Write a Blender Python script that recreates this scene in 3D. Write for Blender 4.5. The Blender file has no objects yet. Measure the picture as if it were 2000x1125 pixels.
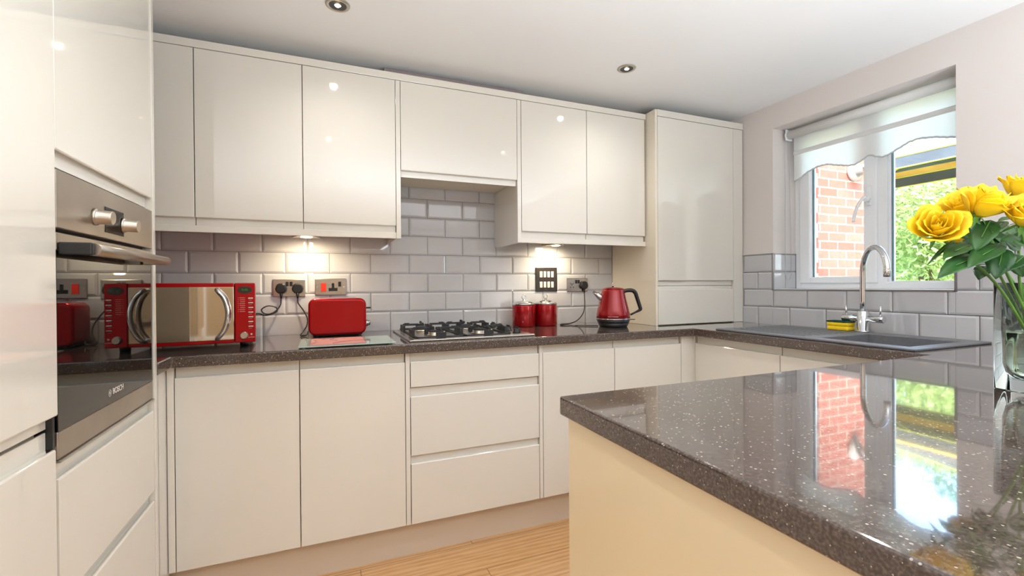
import bpy, bmesh, math, random
from mathutils import Vector, Matrix, Quaternion
S = bpy.context.scene
COL = S.collection
PI = math.pi
random.seed(7)

# ------------------------------------------------------------------ camera, world, lights, exposure
cam_d = bpy.data.cameras.new('camera')
cam = bpy.data.objects.new('camera', cam_d); COL.objects.link(cam)
cam_d.sensor_width = 36.0
cam_d.lens = 895.9 / 2000 * 36.0
cam_d.clip_start = 0.02; cam_d.clip_end = 200
yaw, pitch, roll = 0.39062, -0.00504, -0.00713
Fv = Vector((math.sin(yaw)*math.cos(pitch), math.cos(yaw)*math.cos(pitch), math.sin(pitch)))
Rv = Vector((math.cos(yaw), -math.sin(yaw), 0)); Uv = Rv.cross(Fv)
R2 = Rv*math.cos(roll) + Uv*math.sin(roll); U2 = -Rv*math.sin(roll) + Uv*math.cos(roll)
M = Matrix((R2, U2, -Fv)).transposed().to_4x4()
M.translation = Vector((0.6761, -2.5232, 1.145))
cam.matrix_world = M
S.camera = cam
S.cycles.max_bounces = 16; S.cycles.transmission_bounces = 16; S.cycles.transparent_max_bounces = 16; S.cycles.glossy_bounces = 6; S.cycles.diffuse_bounces = 5

S.view_settings.view_transform = 'Standard'
S.view_settings.look = 'None'
S.view_settings.gamma = 1
S.view_settings.use_curve_mapping = False
S.view_settings.exposure = 0.68

W = bpy.data.worlds.new('sky'); S.world = W; W.use_nodes = True
wn = W.node_tree.nodes; wl = W.node_tree.links
sky = wn.new('ShaderNodeTexSky'); sky.sky_type = 'NISHITA'; sky.sun_disc = False
sky.sun_elevation = math.radians(48); sky.sun_rotation = math.radians(200); sky.air_density = 1.2; sky.dust_density = 3.0
wn['Background'].inputs['Strength'].default_value = 1.7
wl.new(sky.outputs[0], wn['Background'].inputs[0])

def lamp(name, kind, loc, energy, color=(1,1,1), aim=None, **kw):
    d = bpy.data.lights.new(name, kind); d.energy = energy; d.color = color
    for k, v in kw.items(): setattr(d, k, v)
    o = bpy.data.objects.new(name, d); COL.objects.link(o); o.location = loc
    if aim is not None:
        o.rotation_euler = Vector(aim).to_track_quat('-Z', 'Y').to_euler()
    return o
lamp('sun', 'SUN', (0, -6, 9), 1.9, (1, .96, .90), aim=(-.32, 0.9, -1.45), angle=0.012)
# added fill: two unseen area lamps facing the ceiling, standing in for bounced light
lamp('added_bounce_fill', 'AREA', (2.20, -3.6, .50), 58, (.80, .90, 1.0), aim=(0, 0, 1), shape='RECTANGLE', size=1.2, size_y=1.4)
lamp('added_bounce_fill', 'AREA', (1.20, -2.75, 1.16), 22, (.80, .90, 1.0), aim=(0, 0, 1), shape='RECTANGLE', size=1.0, size_y=.9)
# sky portal in the kitchen window opening
portal = lamp('window_portal', 'AREA', (3.40, -1.05, 1.58), 1, aim=(-1, 0, 0), shape='RECTANGLE', size=0.9, size_y=0.95)
portal.data.cycles.is_portal = True

# ------------------------------------------------------------------ helpers
def lin(c): return c/12.92 if c <= .04045 else ((c+.055)/1.055)**2.4
def rgb(h): return tuple(lin(int(h[i:i+2], 16)/255) for i in (0, 2, 4)) + (1,)

def mat(name, color, rough=.5, metal=0.0, **kw):
    m = bpy.data.materials.new(name); m.use_nodes = True
    b = m.node_tree.nodes['Principled BSDF']
    if isinstance(color, str): color = rgb(color)
    b.inputs['Base Color'].default_value = color
    b.inputs['Roughness'].default_value = rough
    b.inputs['Metallic'].default_value = metal
    for k, v in kw.items(): b.inputs[k.replace('_', ' ')].default_value = v
    return m
def nd(m, t, **kw):
    n = m.node_tree.nodes.new(t)
    for k, v in kw.items():
        if k in n.inputs: n.inputs[k].default_value = v
        else: setattr(n, k, v)
    return n
def lk(m, a, b): m.node_tree.links.new(a, b)
def bsdf(m): return m.node_tree.nodes['Principled BSDF']
def ramp(m, fac, stops):
    r = nd(m, 'ShaderNodeValToRGB'); cr = r.color_ramp
    while len(cr.elements) < len(stops): cr.elements.new(.5)
    for e, (p, c) in zip(cr.elements, stops):
        e.position = p; e.color = rgb(c) if isinstance(c, str) else c
    lk(m, fac, r.inputs[0]); return r
def coords(m, scale=(1,1,1), rot=(0,0,0)):
    t = nd(m, 'ShaderNodeTexCoord'); mp = nd(m, 'ShaderNodeMapping')
    mp.inputs['Scale'].default_value = scale; mp.inputs['Rotation'].default_value = rot
    lk(m, t.outputs['Object'], mp.inputs[0]); return mp.outputs[0]
def mottled(m, c1, c2, scale=6, detail=4, space=(1,1,1)):
    n = nd(m, 'ShaderNodeTexNoise', Scale=scale, Detail=detail); lk(m, coords(m, space), n.inputs['Vector'])
    r = ramp(m, n.outputs['Fac'], [(.3, c1), (.7, c2)]); lk(m, r.outputs[0], bsdf(m).inputs['Base Color']); return m

cream = mottled(mat('cream_gloss', 'E1DDD3', .07, Coat_Weight=1.0, Coat_IOR=1.5, Coat_Roughness=.02), 'E1DCD2', 'E3DFD5', 2)
cream_in = mottled(mat('cream_matt', 'DDD2BD', .45), 'DDD2BD', 'E0D6C2', 3)
plinth_m = mottled(mat('plinth_board', 'D2C2AE', .35), 'D2C2AE', 'D6C7B4', 3)
wallp = mottled(mat('painted_plaster', 'DDD5D0', .8), 'DDD5D0', 'E0D9D4', 1.5)
ceilp = mottled(mat('ceiling_paint', 'F1F1F0', .85), 'F0F0EF', 'F2F2F1', 1.5)
tile_m = mottled(mat('glazed_grey_tile', 'B8B9BB', .06, Coat_Weight=.4, Coat_Roughness=.03), 'BFBFC2', 'C6C6C8', 5)
grout_m = mottled(mat('grout', '8A8784', .9), '857F7C', '8E8A87', 30)
trim_m = mat('tile_trim_metal', '9A9B9E', .3, .8)
steel = mat('brushed_steel', 'B9B2AA', .26, 1.0)
_n = nd(steel, 'ShaderNodeTexNoise', Scale=8, Detail=5); lk(steel, coords(steel, (1, 1, 60)), _n.inputs['Vector'])
_r = ramp(steel, _n.outputs['Fac'], [(.2, 'A9A29A'), (.8, 'C4BDB5')]); lk(steel, _r.outputs[0], bsdf(steel).inputs['Base Color'])
oven_steel = mottled(mat('oven_steel', 'A89E92', .33, .9), 'A0968A', 'B2A89D', 5)
chrome = mat('chrome', 'DADCDE', .05, 1.0)
nickel = mat('satin_nickel', 'C0B8AC', .34, 1.0)
black = mat('black_plastic', '17181A', .32)
black_matt = mottled(mat('cast_iron', '232426', .5), '1E1F21', '2A2B2D', 40)
darkgl = mat('dark_oven_glass', '0A0A0A', .02, 0.0, IOR=1.62)
white_pl = mat('white_upvc', 'EEF0F2', .25)
white_sw = mat('white_switch', 'F0E6DC', .3)
red_gl = mat('red_gloss_metal', '8E000C', .25, .3, Coat_Weight=.6, Coat_Roughness=.03, Specular_IOR_Level=.3)
red_lac = mat('red_lacquer', 'A8000A', .28, .45, Coat_Weight=.35, Coat_Roughness=.05, Specular_IOR_Level=.3)
red_can = mat('red_enamel_brushed', 'B00313', .2, .55, Coat_Weight=.8, Coat_Roughness=.05)
red_sw = mat('red_switch', 'E0301F', .3)
mirror_m = mat('mirror_door_glass', 'CFC7BA', .04, 1.0)
print_w = mat('white_print', 'DDD6D0', .5)
print_r = mat('pale_red_print', 'E08A86', .5)
grey_composite = mottled(mat('grey_composite_sink', '6A6B6E', .42), '66676A', '707174', 60)
sponge_y = mottled(mat('yellow_sponge', 'F2CE12', .9), 'EBC40C', 'F7D62A', 80)
sponge_g = mottled(mat('green_scourer', '0F3B34', .95), '0B302B', '175045', 90)
grid_m = mottled(mat('black_nickel', '3B3634', .4, .5), '37322F', '443F3C', 60)
alu = mat('aluminium', 'B9B9B6', .3, 1.0)
blind_m = mat('blind_fabric', 'FAFAF8', .8, 0, Transmission_Weight=0.0)
braid_m = mat('braid', 'C9CCCC', .85)
duct_m = mat('grey_mauve_board', '8B7F7F', .7)

# translucent blind fabric
def translucent(m, amt, col):
    t = nd(m, 'ShaderNodeBsdfTranslucent'); t.inputs[0].default_value = rgb(col)
    mx = nd(m, 'ShaderNodeMixShader'); mx.inputs[0].default_value = amt
    out = m.node_tree.nodes['Material Output']
    lk(m, bsdf(m).outputs[0], mx.inputs[1]); lk(m, t.outputs[0], mx.inputs[2]); lk(m, mx.outputs[0], out.inputs[0])
translucent(blind_m, .7, 'FFFFFF')

def glass(name, color='FFFFFF', ior=1.45, rough=0.0, thin=False):
    m = bpy.data.materials.new(name); m.use_nodes = True
    n = m.node_tree.nodes; n.remove(n['Principled BSDF'])
    out = n['Material Output']
    if thin:
        tr = nd(m, 'ShaderNodeBsdfTransparent'); tr.inputs[0].default_value = rgb(color)
        gl = nd(m, 'ShaderNodeBsdfGlossy'); gl.inputs['Roughness'].default_value = 0.0
        fr = nd(m, 'ShaderNodeFresnel'); fr.inputs[0].default_value = ior
        mx = nd(m, 'ShaderNodeMixShader'); lk(m, fr.outputs[0], mx.inputs[0])
        lk(m, tr.outputs[0], mx.inputs[1]); lk(m, gl.outputs[0], mx.inputs[2]); lk(m, mx.outputs[0], out.inputs[0])
    else:
        g = nd(m, 'ShaderNodeBsdfGlass', IOR=ior, Roughness=rough); g.inputs['Color'].default_value = rgb(color)
        lk(m, g.outputs[0], out.inputs[0])
    return m
pane_m = glass('window_pane', 'F7FBFA', 1.45, thin=True)
glass_m = glass('clear_glass', 'F4F8F7', 1.47)
water_m = glass('water', 'F1F5F0', 1.33)
board_gl = mat('toughened_glass_board', 'C5D8CE', .08, 0, Transmission_Weight=.35, IOR=1.5)
board_edge = mat('green_glass_edge', '9CC7AE', .1)

# worktop: dark brown grey stone with pale and dark flecks
top_m = mat('flecked_stone', '5E5350', .07, 0, Coat_Weight=.6, Coat_Roughness=.025)
_c = coords(top_m)
v1 = nd(top_m, 'ShaderNodeTexVoronoi', Scale=170.0, Randomness=1.0); lk(top_m, _c, v1.inputs['Vector'])
sp = nd(top_m, 'ShaderNodeSeparateColor'); lk(top_m, v1.outputs['Color'], sp.inputs[0])
siz = nd(top_m, 'ShaderNodeMath', operation='MULTIPLY'); siz.inputs[1].default_value = .30
lk(top_m, sp.outputs[0], siz.inputs[0])
lt = nd(top_m, 'ShaderNodeMath', operation='LESS_THAN'); lk(top_m, v1.outputs['Distance'], lt.inputs[0]); lk(top_m, siz.outputs[0], lt.inputs[1])
gt = nd(top_m, 'ShaderNodeMath', operation='GREATER_THAN'); gt.inputs[1].default_value = .48; lk(top_m, sp.outputs[1], gt.inputs[0])
mu = nd(top_m, 'ShaderNodeMath', operation='MULTIPLY'); lk(top_m, lt.outputs[0], mu.inputs[0]); lk(top_m, gt.outputs[0], mu.inputs[1])
n2 = nd(top_m, 'ShaderNodeTexNoise', Scale=260, Detail=3); lk(top_m, _c, n2.inputs['Vector'])
r2 = ramp(top_m, n2.outputs['Fac'], [(.35, '40352F'), (.5, '51453F'), (.66, '665A53')])
mixc = nd(top_m, 'ShaderNodeMix', data_type='RGBA'); lk(top_m, mu.outputs[0], mixc.inputs[0])
lk(top_m, r2.outputs[0], mixc.inputs[6]); mixc.inputs[7].default_value = rgb('AFA49B')
lk(top_m, mixc.outputs[2], bsdf(top_m).inputs['Base Color'])

# oak laminate floor, boards along x
oak = mat('oak_laminate', 'C39466', .28, 0, Coat_Weight=.25, Coat_Roughness=.15)
_c = coords(oak)
bk = nd(oak, 'ShaderNodeTexBrick', Scale=1.0); bk.offset = .37
bk.inputs['Brick Width'].default_value = 1.28; bk.inputs['Row Height'].default_value = .192; bk.inputs['Mortar Size'].default_value = .0012
bk.inputs['Color1'].default_value = (.25,.25,.25,1); bk.inputs['Color2'].default_value = (.75,.75,.75,1); bk.inputs['Mortar'].default_value = (0,0,0,1)
lk(oak, _c, bk.inputs['Vector'])
mp = nd(oak, 'ShaderNodeMapping'); mp.inputs['Scale'].default_value = (1.2, 14, 1); lk(oak, _c, mp.inputs[0])
ad = nd(oak, 'ShaderNodeVectorMath', operation='ADD'); lk(oak, mp.outputs[0], ad.inputs[0]); lk(oak, bk.outputs['Color'], ad.inputs[1])
wv = nd(oak, 'ShaderNodeTexWave', Scale=.9, Distortion=4.5, Detail=3.0); wv.bands_direction = 'Y'; wv.inputs['Detail Scale'].default_value = 1.5
lk(oak, ad.outputs[0], wv.inputs['Vector'])
nz = nd(oak, 'ShaderNodeTexNoise', Scale=9, Detail=8); lk(oak, ad.outputs[0], nz.inputs['Vector'])
mm = nd(oak, 'ShaderNodeMath', operation='MULTIPLY_ADD'); mm.inputs[1].default_value = .30; lk(oak, wv.outputs['Fac'], mm.inputs[0])
hf = nd(oak, 'ShaderNodeMath', operation='MULTIPLY'); hf.inputs[1].default_value = .75; lk(oak, nz.outputs['Fac'], hf.inputs[0]); lk(oak, hf.outputs[0], mm.inputs[2])
rr = ramp(oak, mm.outputs[0], [(.25, 'BE8C5A'), (.5, 'D0A16D'), (.8, 'DDB484')])
mo = nd(oak, 'ShaderNodeMix', data_type='RGBA'); lk(oak, bk.outputs['Fac'], mo.inputs[0]); lk(oak, rr.outputs[0], mo.inputs[6]); mo.inputs[7].default_value = rgb('6B4A2C')
lk(oak, mo.outputs[2], bsdf(oak).inputs['Base Color'])

def brick_mat(name, axis):
    m = mat(name, 'B4604E', .85)
    t = nd(m, 'ShaderNodeTexCoord'); s = nd(m, 'ShaderNodeSeparateXYZ'); c = nd(m, 'ShaderNodeCombineXYZ')
    lk(m, t.outputs['Object'], s.inputs[0]); lk(m, s.outputs[axis], c.inputs[0]); lk(m, s.outputs[2], c.inputs[1])
    b = nd(m, 'ShaderNodeTexBrick', Scale=1.0)
    b.inputs['Brick Width'].default_value = .225; b.inputs['Row Height'].default_value = .075
    b.inputs['Mortar Size'].default_value = .006; b.inputs['Mortar Smooth'].default_value = .2; b.inputs['Bias'].default_value = 0
    b.inputs['Color1'].default_value = rgb('99584D'); b.inputs['Color2'].default_value = rgb('874539'); b.inputs['Mortar'].default_value = rgb('A89C90')
    lk(m, c.outputs[0], b.inputs['Vector'])
    n = nd(m, 'ShaderNodeTexNoise', Scale=30, Detail=5); lk(m, t.outputs['Object'], n.inputs['Vector'])
    mx = nd(m, 'ShaderNodeMix', data_type='RGBA', blend_type='MULTIPLY'); mx.inputs[0].default_value = .35
    r = ramp(m, n.outputs['Fac'], [(.3, '9A9A9A'), (.7, 'FFFFFF')])
    lk(m, b.outputs['Color'], mx.inputs[6]); lk(m, r.outputs[0], mx.inputs[7]); lk(m, mx.outputs[2], bsdf(m).inputs['Base Color'])
    return m
brick_x = brick_mat('red_brick_along_x', 0)
brick_y = brick_mat('red_brick_along_y', 1)

leaf_m = mottled(mat('rose_leaf', '2E5A26', .35), '1F4A24', '3A6B33', 18)
stem_m = mottled(mat('rose_stem', '5C8A34', .45), '4E7A2C', '6E9C40', 25)
petal_m = mottled(mat('yellow_petal', 'FFE020', .5, 0, Subsurface_Weight=.0), 'FFDC14', 'FFE63A', 14)
translucent(petal_m, .35, 'FFE640')
tree_m = mottled(mat('tree_leaf', 'A3B074', .6), '86A05C', 'C9CE96', 1.5); translucent(tree_m, .35, 'CFDF9A')
tree2_m = mottled(mat('dark_tree_leaf', '47704F', .6), '3F6B49', '6C9A6A', 1.5); translucent(tree2_m, .3, '7FAE77')
bush_m = mottled(mat('bush_leaf', '9CAB5A', .6), '7C9A48', 'D8B08A', 6); translucent(bush_m, .3, 'C8CF7A')
bark_m = mottled(mat('bark', '6B5845', .9), '5A4938', '7B6853', 12)
grass_m = mottled(mat('grass', '6C8846', .9), '5F7E3C', '819A58', 3)
paving_m = mottled(mat('paving', '9C978D', .8), '928D84', 'A5A198', 4)

class MB:
    """collects shapes into one bmesh"""
    def __init__(s): s.bm = bmesh.new(); s.mi = 0
    def poly(s, pts):
        f = s.bm.faces.new([s.bm.verts.new(p) for p in pts]); f.material_index = s.mi; return f
    def box(s, x0, y0, z0, x1, y1, z1):
        x0, x1 = sorted((x0, x1)); y0, y1 = sorted((y0, y1)); z0, z1 = sorted((z0, z1))
        v = [s.bm.verts.new(p) for p in ((x0,y0,z0),(x1,y0,z0),(x1,y1,z0),(x0,y1,z0),(x0,y0,z1),(x1,y0,z1),(x1,y1,z1),(x0,y1,z1))]
        for q in ((3,2,1,0),(4,5,6,7),(0,1,5,4),(1,2,6,5),(2,3,7,6),(3,0,4,7)):
            f = s.bm.faces.new([v[i] for i in q]); f.material_index = s.mi
        return s
    def rbox(s, x0, y0, z0, x1, y1, z1, r=.003, seg=2):
        t = bmesh.new(); m = MB.__new__(MB); m.bm = t; m.mi = s.mi; m.box(x0,y0,z0,x1,y1,z1)
        bmesh.ops.bevel(t, geom=t.edges[:], offset=r, segments=seg, affect='EDGES', profile=.5)
        for f in t.faces: f.material_index = s.mi
        s.merge(t); return s
    def merge(s, t, mtx=None):
        vm = {}
        for v in t.verts: vm[v] = s.bm.verts.new(mtx @ v.co if mtx else v.co)
        for f in t.faces:
            try: g = s.bm.faces.new([vm[v] for v in f.verts]); g.material_index = f.material_index; g.smooth = f.smooth
            except ValueError: pass
        t.free()
    def prism(s, pts, h, mtx=Matrix()):
        """2-D outline in local xy, extruded along local z by h"""
        a = [s.bm.verts.new(mtx @ Vector((p[0], p[1], 0))) for p in pts]
        b = [s.bm.verts.new(mtx @ Vector((p[0], p[1], h))) for p in pts]
        n = len(pts)
        for q in ([a[::-1], b] + [[a[i], a[(i+1) % n], b[(i+1) % n], b[i]] for i in range(n)]):
            f = s.bm.faces.new(q); f.material_index = s.mi
        return s
    def cyl(s, p, q, r, r2=None, n=20, caps=True):
        return s.lathe_axis(p, q, [(0, r), (1, r if r2 is None else r2)], n, caps)
    def lathe_axis(s, p, q, prof, n=24, caps=True):
        """prof: list of (t along p->q, radius)"""
        p, q = Vector(p), Vector(q); ax = q-p; u = ax.orthogonal().normalized(); w = ax.normalized().cross(u)
        rings = []
        for t, r in prof:
            c = p+ax*t
            if r < 1e-6: rings.append([s.bm.verts.new(c)])
            else: rings.append([s.bm.verts.new(c+(u*math.cos(2*PI*i/n)+w*math.sin(2*PI*i/n))*r) for i in range(n)])
        for A, B in zip(rings, rings[1:]):
            for i in range(n):
                j = (i+1) % n
                q_ = [A[i % len(A)], A[j % len(A)], B[j % len(B)], B[i % len(B)]]
                qq = []
                for v in q_:
                    if v not in qq: qq.append(v)
                if len(qq) > 2:
                    f = s.bm.faces.new(qq); f.material_index = s.mi; f.smooth = True
        if caps:
            for R, rev in ((rings[0], True), (rings[-1], False)):
                if len(R) > 2:
                    f = s.bm.faces.new(R[::-1] if rev else R); f.material_index = s.mi
        return s
    def lathe(s, c, prof, n=32):
        """prof: list of (z, r) about a vertical axis"""
        z0 = prof[0][0]; z1 = prof[-1][0] if abs(prof[-1][0]-z0) > 1e-5 else z0+1
        return s.lathe_axis((c[0], c[1], c[2]+z0), (c[0], c[1], c[2]+z1), [((z-z0)/(z1-z0), r) for z, r in prof], n)
    def tube(s, pts, r, n=10, rad=None, caps=True):
        pts = [Vector(p) for p in pts]; rings = []; u = None
        for i, p in enumerate(pts):
            d = (pts[min(i+1, len(pts)-1)]-pts[max(i-1, 0)]).normalized()
            if u is None: u = d.orthogonal().normalized()
            else: u = (u-d*u.dot(d)).normalized()
            w = d.cross(u); rr_ = rad[i] if rad else r
            rings.append([s.bm.verts.new(p+(u*math.cos(2*PI*k/n)+w*math.sin(2*PI*k/n))*rr_) for k in range(n)])
        for A, B in zip(rings, rings[1:]):
            for k in range(n):
                f = s.bm.faces.new([A[k], A[(k+1) % n], B[(k+1) % n], B[k]]); f.material_index = s.mi; f.smooth = True
        if caps:
            f = s.bm.faces.new(rings[0][::-1]); f.material_index = s.mi
            f = s.bm.faces.new(rings[-1]); f.material_index = s.mi
        return s
    def build(s, name, mats, parent=None, bevel=0, smooth=False, loc=None, solid=0, subsurf=0):
        if not isinstance(mats, (list, tuple)): mats = [mats]
        bmesh.ops.recalc_face_normals(s.bm, faces=s.bm.faces[:]) if not solid else None
        me = bpy.data.meshes.new(name)
        if loc is not None: bmesh.ops.translate(s.bm, verts=s.bm.verts[:], vec=-Vector(loc))
        s.bm.to_mesh(me); s.bm.free()
        for m in mats: me.materials.append(m)
        if smooth:
            for p in me.polygons: p.use_smooth = True
        o = bpy.data.objects.new(name, me); COL.objects.link(o)
        if loc is not None: o.location = loc
        if parent: o.parent = parent; o.matrix_parent_inverse = Matrix.Translation(-parent.matrix_basis.translation) if False else Matrix.Identity(4)
        if parent:
            # children are given in world coordinates: undo the chain of parent offsets
            off = Vector((0,0,0)); p = parent
            while p: off += p.location; p = p.parent
            o.location = o.location-off
        if subsurf:
            md = o.modifiers.new('sub', 'SUBSURF'); md.levels = subsurf; md.render_levels = subsurf
        if solid:
            md = o.modifiers.new('solid', 'SOLIDIFY'); md.thickness = solid; md.offset = 0
        if bevel:
            md = o.modifiers.new('bevel', 'BEVEL'); md.width = bevel; md.segments = 2; md.limit_method = 'ANGLE'; md.angle_limit = math.radians(40)
        return o

def tag(o, label=None, cat=None, group=None, kind=None):
    if label: o['label'] = label
    if cat: o['category'] = cat
    if group: o['group'] = group
    if kind: o['kind'] = kind
    return o
def thing(name, label, cat, loc=(0,0,0), group=None):
    o = bpy.data.objects.new(name, None); COL.objects.link(o); o.location = loc; o.empty_display_size = .05
    return tag(o, label, cat, group)
def struct(o): o['kind'] = 'structure'; return o
def copy_tree(o, delta=(0,0,0), label=None):
    def rec(x, par):
        c = x.copy(); COL.objects.link(c); c.parent = par
        for ch in list(x.children): rec(ch, c)
        return c
    c = rec(o, None); c.location = Vector(o.location)+Vector(delta)
    if label: c['label'] = label
    return c
def smooth_curve(pts, n=8):
    """Catmull-Rom through pts"""
    P = [Vector(p) for p in pts]; P = [P[0]*2-P[1]]+P+[P[-1]*2-P[-2]]; out = []
    for i in range(1, len(P)-2):
        for k in range(n):
            t = k/n; a, b, c, d = P[i-1:i+3]
            out.append(.5*((2*b)+(c-a)*t+(2*a-5*b+4*c-d)*t*t+(3*b-a-3*c+d)*t**3))
    out.append(P[-2]); return out
def text_obj(name, s, size, mtx, m, parent, extrude=.0004):
    cu = bpy.data.curves.new(name, 'FONT'); cu.body = s; cu.size = size; cu.extrude = extrude; cu.align_x = 'CENTER'; cu.align_y = 'CENTER'
    t = bpy.data.objects.new(name+'_tmp', cu); COL.objects.link(t)
    bpy.context.view_layer.update()
    me = bpy.data.meshes.new_from_object(t.evaluated_get(bpy.context.evaluated_depsgraph_get()))
    bpy.data.objects.remove(t)
    me.transform(mtx); me.materials.clear(); me.materials.append(m)
    o = bpy.data.objects.new(name, me); COL.objects.link(o)
    off = Vector((0,0,0)); p = parent
    while p: off += p.location; p = p.parent
    o.parent = parent; o.location = -off
    return o

# ------------------------------------------------------------------ dimensions
ZW, WT = .910, .040                 # worktop top and thickness
XL, XR = -.41, 3.104                # side walls
YR = -5.7                           # rear wall
ZC = 2.19
WY0, WY1 = -1.466, -.630            # window opening
WZ0, WZ1 = 1.113, 2.048
XF = 3.289                          # window frame plane

# ------------------------------------------------------------------ room shell
struct(MB().box(XL-.1, YR-.1, -.05, 3.42, .1, 0).build('floor', oak))
struct(MB().box(XL-.1, YR-.1, ZC, 3.42, .1, ZC+.08).build('ceiling', ceilp))
struct(MB().box(XL-.1, .008, 0, 3.42, .1, ZC).build('wall_back', wallp))
struct(MB().box(XL-.1, YR-.1, 0, XL, .008, ZC).build('wall_left', wallp))
struct(MB().box(XL, YR-.1, 0, XR, YR, ZC).build('wall_rear', mottled(mat('tan_paint', 'B9A485', .8), 'B9A485', 'BDA98B', 1.5)))
w = MB(); XI = 3.30
w.box(XR, YR-.1, 0, XI, WY0, ZC); w.box(XR, WY1, 0, XI, .008, ZC); w.box(XR, WY0, 0, XI, WY1, WZ0-.001); w.box(XR, WY0, WZ1, XI, WY1, ZC)
struct(w.build('wall_right', wallp))
w = MB()                             # outer brick leaf
oy0, oy1 = WY0+.03, WY1-.05
w.box(XI, YR-.1, -.4, 3.42, oy0, 2.9); w.box(XI, oy1, -.4, 3.42, .03, 2.9); w.box(XI, oy0, -.4, 3.42, oy1, WZ0-.02); w.box(XI, oy0, WZ1+.02, 3.42, oy1, 2.9)
ob = w.build('wall_right_outer', brick_y); struct(ob)

def tiles(name, a0, a1, z0, z1, first, zline, place, parity=0, holes=()):
    """metro tiles on a wall plane: a along the wall, place(a, depth, z) gives the world point"""
    P, H, g, be = .202, .1024, .0013, .009
    m = MB(); m.mi = 1
    m.poly([place(a0, .004, z0), place(a1, .004, z0), place(a1, .004, z1), place(a0, .004, z1)])
    m.mi = 0
    k0 = int(math.floor((z0-zline)/H))-1
    for k in range(k0, k0+int((z1-z0)/H)+4):
        zb = zline+k*H; off = first+(P/2 if (k+parity) % 2 else 0)
        i0 = int(math.floor((a0-off)/P))-1
        for i in range(i0, i0+int((a1-a0)/P)+4):
            ta, tb, tz0, tz1 = off+i*P+g, off+(i+1)*P-g, zb+g, zb+H-g
            ca, cb, cz0, cz1 = max(ta, a0), min(tb, a1), max(tz0, z0), min(tz1, z1)
            if cb-ca < .004 or cz1-cz0 < .004: continue
            ia = ca+be if ca == ta else ca+.0004; ib = cb-be if cb == tb else cb-.0004
            iz0 = cz0+be if cz0 == tz0 else cz0+.0004; iz1 = cz1-be if cz1 == tz1 else cz1-.0004
            if ib <= ia or iz1 <= iz0: continue
            lo = [place(*p) for p in ((ca,.004,cz0),(cb,.004,cz0),(cb,.004,cz1),(ca,.004,cz1))]
            md = [place(*p) for p in ((ca,.0015,cz0),(cb,.0015,cz0),(cb,.0015,cz1),(ca,.0015,cz1))]
            hi = [place(*p) for p in ((ia,-.002,iz0),(ib,-.002,iz0),(ib,-.002,iz1),(ia,-.002,iz1))]
            L = [m.bm.verts.new(p) for p in lo]; Mv = [m.bm.verts.new(p) for p in md]; Hh = [m.bm.verts.new(p) for p in hi]
            for A, B in ((L, Mv), (Mv, Hh)):
                for q in range(4):
                    f = m.bm.faces.new([A[q], A[(q+1)%4], B[(q+1)%4], B[q]])
            m.bm.faces.new(Hh)
    return struct(m.build(name, [tile_m, grout_m]))
back = lambda a, d, z: (a, d, z)
tiles('wall_back_tiling', XL, 2.42, ZW, 1.70, 0.0, 1.3167-.1024*4, back, parity=0)
tiles('wall_right_tiling', -.427, WY1, ZW, 1.316, -.4292+.202, 1.113-.1024*2, lambda a, d, z: (XR+d, a, z), parity=1) if False else None
right = lambda a, d, z: (XR-.004+d, -a, z)
zl = 1.113-.1024*2
tiles('wall_right_tiling_corner', .427, -WY1, ZW, 1.316, .4292, zl, right, parity=1)
tiles('wall_right_tiling_sill', -WY1, -WY0, ZW, WZ0-.001, .4292, zl, right, parity=1)
tiles('wall_right_tiling_end', -WY0, 2.75, ZW, 1.316, .4292, zl, right, parity=1)
# tiled return into the window reveal
tiles('wall_right_tiling_reveal', XR, XF, WZ0, 1.316, XR+.10, zl, lambda a, d, z: (a, WY1-.004+d, z), parity=0)
m = MB()
m.box(XR-.007, -.427, 1.316, XR, WY1, 1.324).box(XR-.007, WY0, 1.316, XR, -2.75, 1.324)
m.box(XR-.007, WY1-.004, WZ0-.004, XR+.004, WY1+.005, 1.324)
m.box(XR-.007, WY0-.006, WZ0-.006, XR+.002, WY0+.004, 1.324)
m.box(XR-.007, WY0, WZ0-.008, XR+.002, WY1, WZ0+.001).box(XR, WY1-.007, 1.316, XF, WY1, 1.322)
m.box(XF-.006, WY1-.007, WZ0, XF, WY1, 1.322)
struct(m.build('trim_1', trim_m))
struct(MB().box(XR, WY0, WZ0-.001, XF, WY1, WZ0+.003).build('trim_2', white_pl))

# ------------------------------------------------------------------ window
win = bpy.data.objects.new('window_1', None); COL.objects.link(win); win.location = (XF, (WY0+WY1)/2, WZ0); struct(win)
def frame(m, y0, y1, z0, z1, t, x0, x1, tb=None, tr=None):
    tb = t if tb is None else tb
    m.box(x0, y0, z0, x1, y0+t, z1).box(x0, y1-t, z0, x1, y1, z1).box(x0, y0+t, z0, x1, y1-t, z0+tb).box(x0, y0+t, z1-t, x1, y1-t, z1)
m = MB(); frame(m, WY0, WY1, WZ0+.003, WZ1, .034, XF, XF+.062); m.box(XF, -1.115, WZ0+.03, XF+.062, -1.07, WZ1-.03)
m.build('window_frame', white_pl, win, bevel=.004)
m = MB(); frame(m, -1.074, WY1-.034, WZ0+.033, WZ1-.03, .062, XF-.012, XF+.05, tb=.036); m.build('casement', white_pl, win, bevel=.006)
m = MB(); frame(m, WY0+.03, -1.112, WZ0+.03, WZ1-.03, .014, XF+.012, XF+.05, tb=.012); m.build('glazing_bead', white_pl, win, bevel=.003)
g1 = (-1.012, WY1-.096, WZ0+.069, WZ1-.09)
MB().box(XF+.022, g1[0], g1[2], XF+.026, g1[1], g1[3]).build('pane', pane_m, win)
MB().box(XF+.022, WY0+.044, WZ0+.042, XF+.026, -1.126, WZ1-.044).build('pane', pane_m, win)
gk = MB()
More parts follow.
